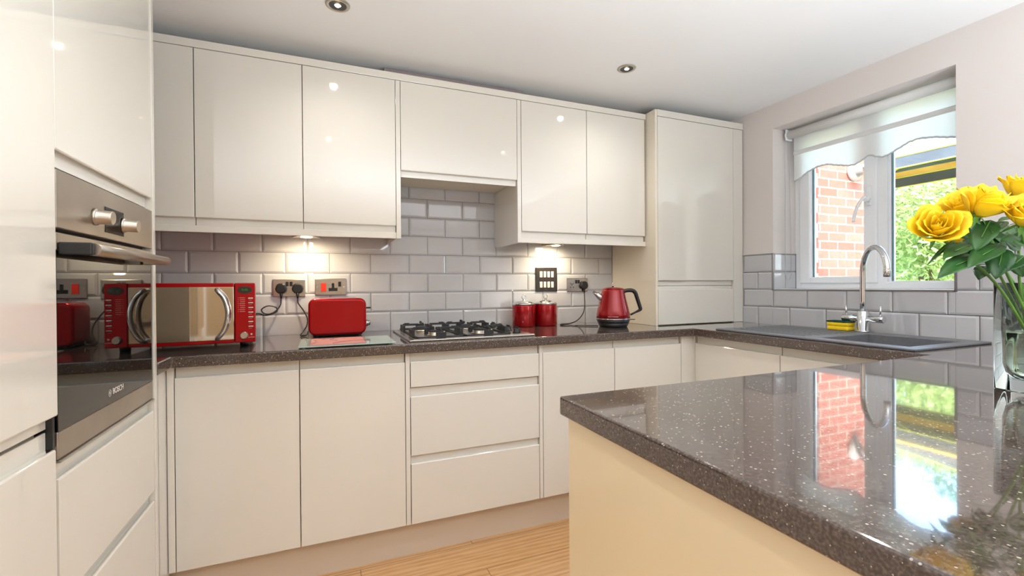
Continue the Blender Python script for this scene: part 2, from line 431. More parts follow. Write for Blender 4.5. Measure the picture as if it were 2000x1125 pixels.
for (a, b, c, d) in (g1, (WY0+.044, -1.126, WZ0+.042, WZ1-.044)):
    gk.box(XF+.016, a, c, XF+.03, a+.004, d).box(XF+.016, b-.004, c, XF+.03, b, d)
gk.build('gasket', mat('grey_gasket', '5F7A80', .6), win)
h = MB(); h.rbox(XF-.022, -1.052, 1.545, XF-.012, -1.030, 1.645, .003)
h.cyl((XF-.022, -1.041, 1.575), (XF-.045, -1.041, 1.575), .012)
h.tube(smooth_curve([(XF-.045, -1.041, 1.590), (XF-.052, -1.03, 1.575), (XF-.056, -1.012, 1.545), (XF-.058, -.998, 1.50), (XF-.056, -.992, 1.462)], 5), .008, 8)
h.build('window_handle', white_pl, win)
# rear glazing behind the photographer
m = MB()
for (x0, x1) in ((.0, .05), (.98, 1.03), (1.97, 2.02), (2.95, 3.0)): m.box(x0, YR, .45, x1, YR+.05, 2.12)
m.box(.05, YR, .45, 2.95, YR+.05, .5).box(.05, YR, 2.07, 2.95, YR+.05, 2.12)
struct(m.build('window_2', white_pl, bevel=.003))

# ------------------------------------------------------------------ roller blind
bl = thing('roller_blind', 'white roller blind rolled up at the top of the kitchen window, scalloped edge', 'blind', (3.2, (WY0+WY1)/2, 2.05))
BX = 3.205; by0, by1 = WY0+.012, WY1-.028
MB().cyl((BX, by0, 2.012), (BX, by1, 2.012), .024, n=28).build('roll', mat('blind_roll', 'E2E2DF', .8), bl)
m = MB(); m.rbox(BX-.028, by1, 1.98, BX+.028, by1+.006, 2.045, .004); m.cyl((BX, by1+.004, 2.012), (BX, by1+.011, 2.012), .026); m.build('bracket', white_pl, bl)
m = MB(); m.rbox(BX-.028, by0-.006, 1.98, BX+.028, by0, 2.045, .004); m.build('bracket', white_pl, bl)
MB().box(BX+.022, by0+.01, 1.915, BX+.0235, by1-.012, 2.015).build('fabric', blind_m, bl)
MB().rbox(BX+.014, by0+.01, 1.893, BX+.03, by1-.012, 1.917, .005).build('bottom_bar', mat('bottom_bar', 'DEDEDD', .6), bl)
def scal(y):
    """lower edge of the valance, scallops repeat every .4 m"""
    prof = [(-.655,1.738),(-.70,1.752),(-.76,1.782),(-.81,1.797),(-.86,1.796),(-.92,1.777),(-.97,1.762),(-1.0,1.759),(-1.03,1.77),(-1.06,1.787),(-1.075,1.790),(-1.10,1.776),(-1.13,1.766),(-1.16,1.772),(-1.20,1.790),(-1.24,1.807),(-1.28,1.812),(-1.33,1.803),(-1.39,1.785),(-1.46,1.766)]
    for (a, za), (b, zb) in zip(prof, prof[1:]):
        if a >= y >= b: t = (y-a)/(b-a); t = t*t*(3-2*t)*.4+t*.6; return za+(zb-za)*t
    return prof[0][1] if y > prof[0][0] else prof[-1][1]
N = 90; ys = [by1-.014+(by0+.012-by1+.014)*i/N for i in range(N+1)]
m = MB()
for a, b in zip(ys, ys[1:]):
    m.poly([(BX+.022, a, scal(a)), (BX+.022, b, scal(b)), (BX+.022, b, 1.895), (BX+.022, a, 1.895)])
bmesh.ops.remove_doubles(m.bm, verts=m.bm.verts[:], dist=1e-5)
m.build('valance', blind_m, bl, solid=.0008)
m = MB(); m.tube([(BX+.022, y, scal(y)+.0012*math.sin(i*2.1)) for i, y in enumerate(ys)], .0042, 6); m.build('braid', braid_m, bl)
m = MB()
cx, cy = BX, WY1-.010
loop = [(cx-.012, cy, 2.0), (cx-.012, cy, 1.6), (cx-.012, cy, 1.24), (cx-.008, cy, 1.19), (cx+.012, cy, 1.165), (cx+.032, cy, 1.19), (cx+.036, cy, 1.24), (cx+.03, cy, 1.6), (cx+.012, cy, 2.0)]
m.tube(smooth_curve(loop, 8), .0013, 6); m.build('chain', mat('chain', 'B9BBBD', .4), bl)

# ------------------------------------------------------------------ doors with a scooped finger grip
def jdoor(name, parent, place, a0, a1, zb, zt, grip, side='top', th=.02):
    """a panel whose grip edge is scooped; the back leaf continues to height `grip`.  place(a, depth, z)"""
    if side == 'top':
        prof = [(0, zb), (0, zt-.003), (.0015, zt), (.006, zt), (.0105, zt-.010), (.0135, zt-.010), (.0155, zt), (.0155, grip), (th, grip), (th, zb)]
    elif side == 'bottom':
        prof = [(0, zt), (th, zt), (th, grip), (.0155, grip), (.0155, zb), (.0135, zb+.010), (.0105, zb+.010), (.006, zb), (.0015, zb), (0, zb+.003)]
    else:
        prof = [(0, zb), (0, zt), (th, zt), (th, zb)]
    m = MB(); n = len(prof)
    A = [m.bm.verts.new(place(a0, d, z)) for d, z in prof]; B = [m.bm.verts.new(place(a1, d, z)) for d, z in prof]
    m.bm.faces.new(A); m.bm.faces.new(B[::-1])
    for i in range(n): m.bm.faces.new([A[i], B[i], B[(i+1) % n], A[(i+1) % n]])
    return m.build(name, cream, parent, bevel=.0009)

# ---- wall cabinets along the back wall
YWF = -.350
pw = lambda a, d, z: (a, YWF+d, z)
ZT, ZG, ZDB, ZP = 2.1015, 1.397, 1.4265, 1.3685
def wall_unit(label, x0, x1, doors, zg=ZG, zdb=ZDB):
    t = thing('wall_cabinet', label, 'cabinet', ((x0+x1)/2, -.17, zg))
    MB().box(x0+.001, -.327, zg+.002, x1-.001, -.006, ZT).build('carcass', cream_in, t)
    for a, b in doors: jdoor('door', t, pw, a+.0016, b-.0016, zdb, ZT, zg, 'bottom')
    return t
wall_unit('cream gloss corner wall cabinet with a narrow door, half hidden behind the oven tower', XL, .2057, [(-.10, .2057)])
wall_unit('wide cream gloss double wall cabinet left of the cooker hood', .2057, .993, [(.2057, .5997), (.5997, .993)])
t = thing('wall_cabinet', 'short cream gloss hood cabinet with a single lift-up door above the hob', 'cabinet', (1.31, -.17, 1.657))
MB().box(1.0165, -.327, 1.692, 1.6035, -.006, ZT).build('carcass', cream_in, t)
jdoor('door', t, pw, 1.0165, 1.6035, 1.6875, ZT, 1.658, 'bottom')
MB().box(1.0165, -.327, 1.684, 1.6035, -.012, 1.691).build('canopy_base', cream_in, t)
wall_unit('cream gloss double wall cabinet between the hood and the tall corner unit', 1.6275, 2.412, [(1.6275, 2.0195), (2.0195, 2.412)])
for (x0, x1, lab) in ((.9935, 1.0145, 'slim cream end panel closing the cabinet left of the hood'), (1.6055, 1.6265, 'slim cream end panel closing the cabinet right of the hood')):
    tag(MB().box(x0, YWF, ZP, x1, -.004, ZT).build('end_panel', cream, bevel=.001), lab, 'panel')
tag(MB().box(XL+.002, YWF-.003, ZT+.002, 2.418, YWF+.045, 2.135).build('cornice', cream, bevel=.001), 'long cream cornice strip on top of the wall cabinets', 'cornice')
tag(MB().box(XL+.002, YWF+.004, ZP, .993, YWF+.022, ZG-.001).build('light_pelmet', cream, bevel=.001), 'cream pelmet strip under the wall cabinets over the microwave', 'pelmet')
tag(MB().box(1.627, YWF+.004, ZP, 2.418, YWF+.022, ZG-.001).build('light_pelmet', cream, bevel=.001), 'cream pelmet strip under the wall cabinet over the canisters and kettle', 'pelmet')
tag(MB().box(.95, -.30, ZT+.002, 1.66, -.10, 2.174).build('extractor_duct', duct_m, bevel=.002), 'mauve grey flat duct lying on top of the hood cabinet', 'duct')
tag(MB().box(2.31, -.22, ZT+.002, 2.40, -.03, 2.172).build('offcut', mat('brown_board','9C8B80', .8), bevel=.002), 'small brown board offcut on top of the cabinet beside the tall unit', 'offcut')

# ---- tall corner unit standing on the worktop
YTF = -.427
pt_ = lambda a, d, z: (a, YTF+d, z)
t = thing('tall_cupboard', 'tall cream gloss cupboard standing on the worktop in the window corner', 'cupboard', (2.76, -.2, ZW))
MB().box(2.422, YTF, ZW+.0005, 2.438, -.004, 2.14).build('side_panel', mottled(mat('cream_gloss_side', 'E8DECB', .08, Coat_Weight=.6, Coat_Roughness=.03), 'E8DECB', 'EAE1CF', 2), t, bevel=.001)
MB().box(2.439, YTF+.023, ZW+.0005, XR-.001, -.004, 2.10).build('carcass', cream_in, t)
MB().box(3.019, YTF, ZW+.0005, XR-.008, YTF+.02, 2.1015).build('filler_strip', cream, t, bevel=.001)
MB().box(2.4385, YTF-.001, 2.1045, XR-.002, YTF+.05, 2.142).build('cornice', cream, t, bevel=.001)
jdoor('door', t, pt_, 2.4405, 3.017, 1.168, 2.1015, 1.139, 'bottom')
jdoor('flap_door', t, pt_, 2.4405, 3.017, .9155, 1.116, 1.1365, 'top')

# ---- base units, back run
YBF = -.600
pb = lambda a, d, z: (a, YBF+d, z)
ZB, ZD, ZU = .153, .8305, ZW-WT-.001
def carc(t, x0, x1, y0=-.577, y1=-.006): MB().box(x0+.001, y0, ZB, x1-.001, y1, ZU).build('carcass', cream_in, t)
t = thing('base_cabinet', 'cream corner base cabinet hidden under the microwave', 'cabinet', (-.1, -.3, ZB)); carc(t, XL, .170)
MB().box(.172, YBF+.0, ZB, .1925, -.578, ZU).build('corner_post', cream, t, bevel=.001)
t = thing('base_cabinet', 'wide cream double door base cabinet under the microwave and toaster', 'cabinet', (.59, -.3, ZB)); carc(t, .193, .9875)
jdoor('door', t, pb, .1950, .5880, ZB, ZD, ZU); jdoor('door', t, pb, .5918, .9862, ZB, ZD, ZU)
tag(MB().box(.9885, YBF, ZB, 1.0065, -.006, ZU).build('end_panel', cream, bevel=.001), 'slim cream upright left of the drawers below the hob', 'panel')
t = thing('drawer_unit', 'cream three drawer base unit below the hob', 'drawers', (1.3, -.3, ZB)); carc(t, 1.007, 1.6025)
jdoor('drawer_front', t, pb, 1.0095, 1.6005, .7245, .8300, ZU); jdoor('drawer_front', t, pb, 1.0095, 1.6005, .4385, .6855, .7195)
jdoor('drawer_front', t, pb, 1.0095, 1.6005, ZB, .4055, .4355)
tag(MB().box(1.6030, YBF, ZB, 1.6195, -.006, ZU).build('end_panel', cream, bevel=.001), 'slim cream upright right of the drawers below the hob', 'panel')
t = thing('base_cabinet', 'cream double door base cabinet below the canisters and kettle', 'cabinet', (2.0, -.3, ZB)); carc(t, 1.620, 2.445)
jdoor('door', t, pb, 1.6220, 2.0180, ZB, ZD, ZU); jdoor('door', t, pb, 2.0212, 2.4420, ZB, ZD, ZU)
# right run
XRF = 2.530
pr_ = lambda a, d, z: (XRF+d, a, z)
t = thing('corner_post', 'cream corner post between the back cabinets and the sink cabinets', 'post', (2.49, -.59, ZB))
MB().box(2.4450, YBF, ZB, 2.5300, -.578, ZU).build('post_panel', cream, t, bevel=.001); MB().box(XRF, -.6075, ZB, XRF+.02, -.577, ZU).build('post_return', cream, t, bevel=.001)
for (y0, y1, lab) in ((-1.1075, -.609, 'cream base cabinet under the sink drainer, next to the corner'), (-1.6065, -1.1085, 'cream base cabinet under the sink bowl, next to the peninsula')):
    t = thing('base_cabinet', lab, 'cabinet', (2.8, (y0+y1)/2, ZB), group=None)
    h_ = ZU if y0 > -1.2 else .70
    MB().box(XRF+.022, y0+.001, ZB, XR-.009, y1-.001, h_).build('carcass', cream_in, t)
    jdoor('door', t, pr_, y1-.0015, y0+.0015, ZB, ZD, ZU)
# plinths
tag(MB().box(.02, -.5485, 0, 2.56, -.5335, ZB-.002).build('plinth', plinth_m), 'cream plinth along the floor under the back base cabinets', 'plinth')
tag(MB().box(2.575, -1.66, 0, 2.59, -.56, ZB-.002).build('plinth', plinth_m), 'cream plinth under the sink cabinets, hidden behind the peninsula', 'plinth')

# ---- left short return: cabinet side beside the tower under the worktop
tag(MB().box(XL+.001, -.768, 0, .170, -.60, ZU).box(.1565, -.60, 0, .170, -.579, ZU).build('filler_panel', cream, bevel=.001), 'cream filler panel under the worktop between the oven tower and corner', 'panel')

# ---- peninsula
t = thing('peninsula_unit', 'cream gloss peninsula cabinet block standing under the large worktop', 'cabinet', (1.9, -2.3, 0))
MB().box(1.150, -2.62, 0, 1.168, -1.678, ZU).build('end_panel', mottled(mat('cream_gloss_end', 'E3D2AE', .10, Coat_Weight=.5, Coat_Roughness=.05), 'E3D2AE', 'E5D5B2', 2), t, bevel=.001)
MB().box(1.169, -2.60, .0, 2.50, -1.70, ZU).build('carcass', cream_in, t)
for a, b in ((1.170, 1.612), (1.615, 2.057), (2.060, 2.500)):
    jdoor('door', t, lambda a_, d, z: (a_, -1.678-d, z), a, b, ZB, ZD, ZU)

# ------------------------------------------------------------------ worktop (one slab with the sink cut out)
xs = [XL+.002, .194, 1.138, 2.50, 2.60-.01, 2.955+.01, XR-.007]
ysl = [-2.66, -1.660, -1.553-.01, -1.217+.01, -.770, -.630, -.005]
def cell(i, j):
    x = (xs[i]+xs[i+1])/2; y = (ysl[j]+ysl[j+1])/2
    if y < -1.66: return x > 1.138
    if x > 2.5:
        return not (2.59 < x < 2.965 and -1.563 < y < -1.207)
    if y > -.63: return True
    if y > -.77: return x < .194
    return False
def slab(xs, ys, cell, z0, z1):
    m = MB(); V = {}
    def v(i, j, k):
        if (i, j, k) not in V: V[i, j, k] = m.bm.verts.new((xs[i], ys[j], z1 if k else z0))
        return V[i, j, k]
    nx, ny = len(xs)-1, len(ys)-1
    C = lambda i, j: 0 <= i < nx and 0 <= j < ny and cell(i, j)
    for i in range(nx):
        for j in range(ny):
            if not C(i, j): continue
            m.bm.faces.new([v(i,j,1), v(i+1,j,1), v(i+1,j+1,1), v(i,j+1,1)])
            m.bm.faces.new([v(i,j,0), v(i,j+1,0), v(i+1,j+1,0), v(i+1,j,0)])
            if not C(i-1, j): m.bm.faces.new([v(i,j,0), v(i,j,1), v(i,j+1,1), v(i,j+1,0)])
            if not C(i+1, j): m.bm.faces.new([v(i+1,j,0), v(i+1,j+1,0), v(i+1,j+1,1), v(i+1,j,1)])
            if not C(i, j-1): m.bm.faces.new([v(i,j,0), v(i+1,j,0), v(i+1,j,1), v(i,j,1)])
            if not C(i, j+1): m.bm.faces.new([v(i,j+1,0), v(i,j+1,1), v(i+1,j+1,1), v(i+1,j+1,0)])
    return m
m = slab(xs, ysl, cell, ZW-WT, ZW)
wt = m.build('worktop', top_m, bevel=.005); tag(wt, 'glossy dark brown flecked stone worktop running round the kitchen and over the peninsula', 'worktop')
wt.modifiers['bevel'].segments = 3

# ------------------------------------------------------------------ oven tower (left)
XT = .190
pl = lambda a, d, z: (XT-d, a, z)
t = thing('oven_tower', 'tall cream gloss tower cabinet built around the oven', 'cupboard', (-.1, -1.06, 0))
MB().box(XL+.001, -.794, 0, XT+.003, -.774, ZC-.012).build('side_panel', cream, t, bevel=.001)
MB().box(XL+.001, -1.345, 1.392, XT-.023, -.7945, ZC-.012).build('carcass', cream_in, t)
MB().box(XL+.001, -1.345, .02, XT-.023, -.7945, .798).build('carcass', cream_in, t)
jdoor('upper_door', t, pl, -.7955, -1.3435, 1.421, ZC-.014, 1.392, 'bottom')
jdoor('drawer_front', t, pl, -.7955, -1.3435, .522, .768, .7975)
jdoor('drawer_front', t, pl, -.7955, -1.3435, .153, .490, .5205)
MB().box(XT-.07, -1.3435, .0, XT-.055, -.7955, .15).build('plinth', plinth_m, t)
# fridge tower nearer the camera
t = thing('fridge_tower', 'tall cream gloss cupboard at the left edge, nearest of the tall units', 'cupboard', (-.1, -1.65, 0))
MB().box(XL+.001, -1.955, .02, XT-.032, -1.3475, ZC-.012).build('carcass', cream_in, t)
pf = lambda a, d, z: (XT+.001-d, a, z)
jdoor('upper_door', t, pf, -1.3480, -1.9535, .8955, ZC-.014, .8725, 'bottom')
jdoor('lower_door', t, pf, -1.3560, -1.9535, .153, .8310, .866)
MB().box(XT-.032, -1.3560, .832, XT-.004, -1.3465, .8945).build('hinge_cover', black, t, bevel=.001)
MB().box(XT-.07, -1.9535, .0, XT-.055, -1.3475, .15).build('plinth', plinth_m, t)

# ---- oven
t = thing('oven', 'stainless steel built-in oven with a dark glass door in the left tower', 'oven', (-.1, -1.07, .80))
OY0, OY1 = -1.343, -.7965
MB().box(-.35, OY0, .802, XT-.024, OY1, 1.385).build('oven_body', black, t)
MB().rbox(XT-.023, OY0, 1.266, XT+.001, OY1, 1.383, .002).build('control_panel', oven_steel, t)
MB().rbox(XT-.02, OY0, .806, XT-.001, OY1, .8615, .002).build('door_trim', oven_steel, t)
MB().rbox(XT-.02, OY0, 1.222, XT-.0, OY1, 1.2575, .002).build('door_trim', oven_steel, t)
MB().box(XT-.022, OY0, .8617, XT-.0008, OY1, 1.2218).build('door_glass', darkgl, t, bevel=.001)
MB().box(XT-.018, OY0, .800, XT+.003, OY1, .8055).build('bottom_trim', alu, t, bevel=.001)
d_ = MB().box(XT+.001, -1.127, 1.281, XT+.002, -1.016, 1.343).build('display', mat('display_glass', '0C0C0D', .12, 0, IOR=1.3), t)
for y in (-1.178, -1.018):
    k = MB(); k.lathe_axis((XT+.001, y, 1.311), (XT+.035, y, 1.309), [(0,.0195),(.14,.0195),(.16,.0175),(.20,.0165),(.95,.0158),(1,.0148)], 36)
    k.build('control_knob', nickel, t)
b = MB(); b.tube([(XT+.052, -1.326, 1.226), (XT+.052, -1.10, 1.226), (XT+.052, -.86, 1.226)], .0125, 20)
hd = b.build('door_handle', oven_steel, t)
MB().rbox(XT+.0005, -1.342, 1.2135, XT+.0545, -1.327, 1.2385, .003).build('handle_mount', black, hd)
MB().rbox(XT+.0005, -.880, 1.2135, XT+.047, -.862, 1.2385, .003).build('handle_mount', nickel, hd)
mx = Matrix.Translation((XT-.0006, -1.055, .888)) @ Matrix.Rotation(PI/2, 4, 'Z') @ Matrix.Rotation(PI/2, 4, 'X')
lg = text_obj('maker_lettering', 'BOSCH', .0205, mx, print_w, t)
em = MB(); R_ = .0085
def ring(m, c, r, w, ax='x', n=28, th=.0004):
    for i in range(n):
        a, b_ = 2*PI*i/n, 2*PI*(i+1)/n
        m.poly([(c[0], c[1]+math.cos(q)*rr, c[2]+math.sin(q)*rr) for q, rr in ((a, r), (b_, r), (b_, r-w), (a, r-w))])
ring(em, (XT-.0004, -1.105, .888), R_, .0012)
em.box(XT-.0006, -1.1085, .8835, XT-.0003, -1.1070, .8925).box(XT-.0006, -1.1030, .8835, XT-.0003, -1.1015, .8925).box(XT-.0006, -1.1075, .8873, XT-.0003, -1.1025, .8887)
em.build('maker_emblem', print_w, t)

# ------------------------------------------------------------------ microwave
mwx0, mwx1, mwf, mwb, mz0, mz1 = -.045, .427, -.452, -.10, .930, 1.163
t = thing('microwave', 'red microwave oven with a mirrored door standing on the worktop', 'microwave', ((mwx0+mwx1)/2, -.28, ZW))
MB().rbox(mwx0+.012, mwf+.022, mz0+.004, mwx1-.012, mwb, mz1-.003, .004).build('body', red_lac, t)
MB().rbox(mwx0, mwf-.004, mz0, .3555, mwf+.02, mz1, .003).build('door', red_lac, t)
dr = t.children[-1]
MB().rbox(mwx0+.03, mwf-.0056, mz0+.0135, .3545, mwf-.003, mz1-.015, .001).build('door_mirror', mirror_m, dr)
hp = [(.300, mwf-.006, mz1-.028), (.304, mwf-.030, mz1-.030), (.326, mwf-.036, mz1-.062), (.337, mwf-.038, (mz0+mz1)/2), (.326, mwf-.036, mz0+.058), (.304, mwf-.030, mz0+.024), (.300, mwf-.006, mz0+.022)]
MB().tube(smooth_curve(hp, 7), .0085, 14).build('door_handle', chrome, dr)
MB().rbox(.3575, mwf-.004, mz0, mwx1, mwf+.02, mz1, .003).build('control_panel', red_lac, t)
cp = t.children[-1]; yy = mwf-.0052
m = MB(); n = 30; c0 = (.392, 1.136)
m.bm.faces.new([m.bm.verts.new((c0[0]+.0255*math.cos(2*PI*i/n), yy, c0[1]+.0145*math.sin(2*PI*i/n))) for i in range(n)])
m.build('display', mat('display_black', '10140E', .1, 0, Coat_Weight=1.0), cp, solid=.001)
text_obj('display_digits', '0:45', .012, Matrix.Translation((.392, yy-.001, 1.136)) @ Matrix.Rotation(PI/2, 4, 'X'), mat('green_digits', '1E7A2A', .4), cp)
for i in range(7):
    z = 1.103-.0185*i
    MB().rbox(.403, yy-.0018, z-.0026, .4205, yy+.001, z+.0026, .0012).build('button', chrome, cp)
kb = MB(); kb.lathe_axis((.388, yy+.001, .958), (.388, yy-.012, .958), [(0,.0145),(.3,.0145),(.35,.0125),(1,.0118)], 30); kb.build('dial', nickel, cp)
MB().cyl((.4135, yy+.001, .962), (.4135, yy-.003, .962), .0035, n=14).build('button', chrome, cp)
m = MB()
for i in range(8):
    z = 1.105-.0076*i
    m.box(.3685, yy-.0001, z-.0011, .3705, yy+.0004, z+.0011); m.box(.3735+.0012*(i % 3), yy-.0001, z-.0009, .3925, yy+.0004, z+.0009)
for i in range(7): m.box(.4045, yy-.0001, 1.0955-.0185*i, .4165, yy+.0004, 1.0965-.0185*i)
m.build('panel_print', print_r, cp)
text_obj('panel_lettering', 'Start/Quick', .0048, Matrix.Translation((.4135, yy-.0001, .9495)) @ Matrix.Rotation(PI/2, 4, 'X'), print_w, cp)
for x in (mwx0+.05, mwx1-.04):
    for y in (mwf+.05, mwb-.05):
        MB().cyl((x, y, ZW+.0005), (x, y, mz0+.006), .016, .018, 18).build('foot', black, t)

t.rotation_euler = (0, 0, math.radians(4.5)); t.location = Vector(t.location)+Vector((-.0135, -.0185, 0))
# ------------------------------------------------------------------ toaster
def rounded_rect(x0, z0, x1, z1, r, n=8):
    pts = []
    for cx_, cz_, a0 in ((x1-r, z1-r, 0), (x0+r, z1-r, PI/2), (x0+r, z0+r, PI), (x1-r, z0+r, 1.5*PI)):
        for i in range(n+1):
            a = a0+PI/2*i/n; pts.append((cx_+r*math.cos(a), cz_+r*math.sin(a)))
    return pts
t = thing('toaster', 'red rounded toaster on the worktop between the microwave and hob', 'toaster', (.74, -.125, ZW))
m = MB(); MX = Matrix(((1,0,0,0),(0,0,-1,-.050),(0,1,0,0),(0,0,0,1)))   # outline xz, extruded towards -y
m.prism(rounded_rect(.611, .9185, .869, 1.091, .032), .150, MX)
m.build('shell', red_lac, t, bevel=.012)
t.children[-1].modifiers['bevel'].segments = 5; t.children[-1].modifiers['bevel'].angle_limit = math.radians(60)
for p in t.children[-1].data.polygons: p.use_smooth = len(p.vertices) == 4
MB().rbox(.640, -.160, 1.0885, .840, -.090, 1.0935, .002).build('slot_plate', chrome, t)
for y in (-.145, -.107): MB().box(.655, y-.012, 1.0938, .825, y+.004, 1.0942).build('slot', black, t)
MB().rbox(.8695, -.135, 1.036, .895, -.105, 1.044, .002).build('lever', black, t)
m = MB(); m.lathe_axis((.868, -.125, .965), (.892, -.125, .965), [(0,.018),(.5,.017),(.6,.014),(1,.012)], 24); m.build('browning_knob', chrome, t)
MB().box(.630, -.185, .9145, .850, -.065, .9205).build('base', black, t, bevel=.002)
for x in (.645, .835):
    for y in (-.175, -.075): MB().cyl((x, y, ZW+.0005), (x, y, .916), .009, n=14).build('foot', black, t)

# ------------------------------------------------------------------ glass board in front of the toaster
gb = thing('glass_board', 'thin pale green glass chopping board lying in front of the toaster', 'chopping board', (.77, -.46, ZW))
gx0, gx1, gy0, gy1 = .586, .950, -.612, -.335
MB().rbox(gx0, gy0, ZW+.0042, gx1, gy1, ZW+.0092, .0012).build('glass_sheet', board_gl, gb)
pk = MB(); pk.box(gx0+.042, gy0+.03, ZW+.0094, gx1-.115, gy1-.01, ZW+.0097); pk.build('pink_print', mottled(mat('pink_flower_print', 'DDA49C', .25), 'D9978E', 'E5B3AB', 12), gb)
ln = MB()
for pts in ([(.63,-.36),(.70,-.37),(.74,-.35)], [(.67,-.40),(.69,-.37),(.72,-.38),(.70,-.42),(.73,-.45)], [(.71,-.56),(.76,-.50),(.83,-.48),(.86,-.50)], [(.63,-.55),(.65,-.48),(.64,-.42)]):
    ln.tube(smooth_curve([(x, y, ZW+.0101) for x, y in pts], 6), .0009, 5)
ln.build('line_drawing', mat('brown_line', '7A3A38', .5), gb)
for x in (gx0+.02, gx1-.02):
    for y in (gy0+.02, gy1-.02): MB().cyl((x, y, ZW+.0004), (x, y, ZW+.0041), .006, n=12).build('foot', white_pl, gb)

# ------------------------------------------------------------------ hob
t = thing('gas_hob', 'stainless steel four burner gas hob set into the worktop', 'hob', (1.30, -.33, ZW))
hx0, hx1, hy0, hy1 = 1.010, 1.590, -.583, -.075
m = MB(); m.rbox(hx0, hy0, ZW+.0004, hx1, hy1, ZW+.009, .003); m.build('hob_plate', steel, t)
MB().rbox(hx0+.022, hy0+.02, ZW+.0088, hx1-.022, hy1-.02, ZW+.0105, .001).build('inner_tray', steel, t)
def burner(x, y, r):
    b = MB(); z = ZW+.0105
    b.mi = 0; b.lathe((x, y, z), [(0, r*1.05), (.004, r*1.05), (.006, r*.9), (.015, r*.9), (.017, r*.82)], 32)
    o = b.build('burner', nickel, t)
    c = MB(); c.lathe((x, y, z), [(.0172, r*.84), (.021, r*.86), (.0235, r*.7), (.0245, 0)], 32); c.build('burner_cap', black_matt, o)
    MB().cyl((x+r*1.15, y+.004, z), (x+r*1.15, y+.004, z+.017), .003, n=10).build('igniter', white_sw, o)
burner(1.150, -.450, .036); burner(1.150, -.200, .046); burner(1.370, -.450, .046); burner(1.370, -.200, .030)
for gx in (1.042, 1.262):
    gr = MB(); z0, z1, zt = ZW+.0108, ZW+.044, ZW+.052; gw = .214; gy_0, gy_1 = -.560, -.098
    th = .009
    gr.box(gx, gy_0, z0, gx+gw, gy_0+th, z0+.007).box(gx, gy_1-th, z0, gx+gw, gy_1, z0+.007).box(gx, gy_0, z0, gx+th, gy_1, z0+.007).box(gx+gw-th, gy_0, z0, gx+gw, gy_1, z0+.007)
    for (cx_, cy_) in ((gx+gw/2, -.450), (gx+gw/2, -.200)):
        for (dx, dy) in ((1,0), (-1,0), (0,1), (0,-1)):
            L = .107 if dx else .112
            x_, y_ = cx_+dx*L, cy_+dy*L
            # upright and blade pointing to the burner
            gr.box(x_-.005, y_-.048, z0, x_+.005, y_+.048, z1-.002) if dx else gr.box(x_-.022, y_-.005, z0, x_+.022, y_+.005, z1-.008)
            a_, b_ = sorted((x_, cx_+dx*.028)), sorted((y_, cy_+dy*.028))
            gr.box(a_[0]-(.0035 if dy else 0), b_[0]-(.0035 if dx else 0), z1-.006, a_[1]+(.0035 if dy else 0), b_[1]+(.0035 if dx else 0), zt-.004)
            gr.prism([(-.004,0),(.004,0),(.004,.012),(-.004,.012)], .026, Matrix.Translation((cx_+dx*L*.94, cy_+dy*L*.94, z1-.004)) @ Matrix.Rotation(math.atan2(-dy, -dx), 4, 'Z') @ Matrix(((0,0,1,0),(1,0,0,0),(0,1,0,0),(0,0,0,1))))
    gr.build('pan_support', black_matt, t, bevel=.0015)
for y in (-.50, -.39, -.28, -.17):
    k = MB(); k.lathe((1.532, y, ZW+.0105), [(0,.021),(.003,.021),(.004,.018),(.020,.0155),(.022,.0135)], 26)
    k.box(1.532-.003, y-.0165, ZW+.030, 1.532+.003, y+.0165, ZW+.0385); k.build('control_knob', black, t)

# ------------------------------------------------------------------ canisters
def canister(cx_, cy_, r, label):
    t = thing('storage_canister', label, 'canister', (cx_, cy_, ZW), group=None)
    b = MB(); b.lathe((cx_, cy_, ZW), [(.0006, r*.95), (.004, r), (.118, r), (.124, r*.985)], 48); b.build('body', red_can, t)
    l = MB(); l.lathe((cx_, cy_, ZW), [(.1242, r*1.02), (.131, r*1.02), (.134, r*.96), (.141, r*.62), (.144, r*.55), (.148, r*.3), (.149, r*.12), (.155, r*.12)], 48)
    lo = l.build('lid', chrome, t)
    k = MB(); k.tube([(cx_+.0125*math.cos(a), cy_, ZW+.1695+.0125*math.sin(a)) for a in [2*PI*i/24 for i in range(25)]], .0026, 8, caps=False); k.build('ring_knob', chrome, lo)
    return t
canister(1.747, -.100, .0675, 'red enamel canister with a chrome lid, the one nearer the hob')
canister(1.887, -.100, .0665, 'red enamel canister with a chrome lid, the one nearer the kettle')

# ------------------------------------------------------------------ kettle
kx, ky = 2.190, -.345
t = thing('kettle', 'red cone-shaped electric kettle with a black handle by the tall cupboard', 'kettle', (kx, ky, ZW))
b = MB(); b.lathe((kx, ky, ZW), [(.0006,.075),(.004,.078),(.020,.086),(.021,.084),(.024,.0865),(.044,.0945)], 48); b.build('base', black, t)
b = MB(); b.lathe((kx, ky, ZW), [(.0442,.0955),(.048,.0958),(.0485,.094)], 48); b.build('band', chrome, t)
b = MB(); b.lathe((kx, ky, ZW), [(.0487,.0945),(.07,.0925),(.10,.0865),(.14,.0765),(.17,.0695),(.195,.0645),(.206,.0625),(.210,.060)], 56); b.build('body', red_gl, t)
b = MB(); b.lathe((kx, ky, ZW), [(.2102,.0605),(.214,.060),(.218,.052),(.221,.03),(.222,.008)], 48); ld = b.build('lid', red_gl, t)
b = MB(); b.lathe((kx, ky, ZW), [(.2222,.004),(.229,.004),(.230,.0065),(.235,.0068),(.236,.004),(.239,.0035),(.240,.0062),(.2455,.0064),(.2475,0)], 20); b.build('lid_knob', chrome, ld)
ax = Vector((math.cos(-yaw), math.sin(-yaw), 0))          # handle and spout lie across the view
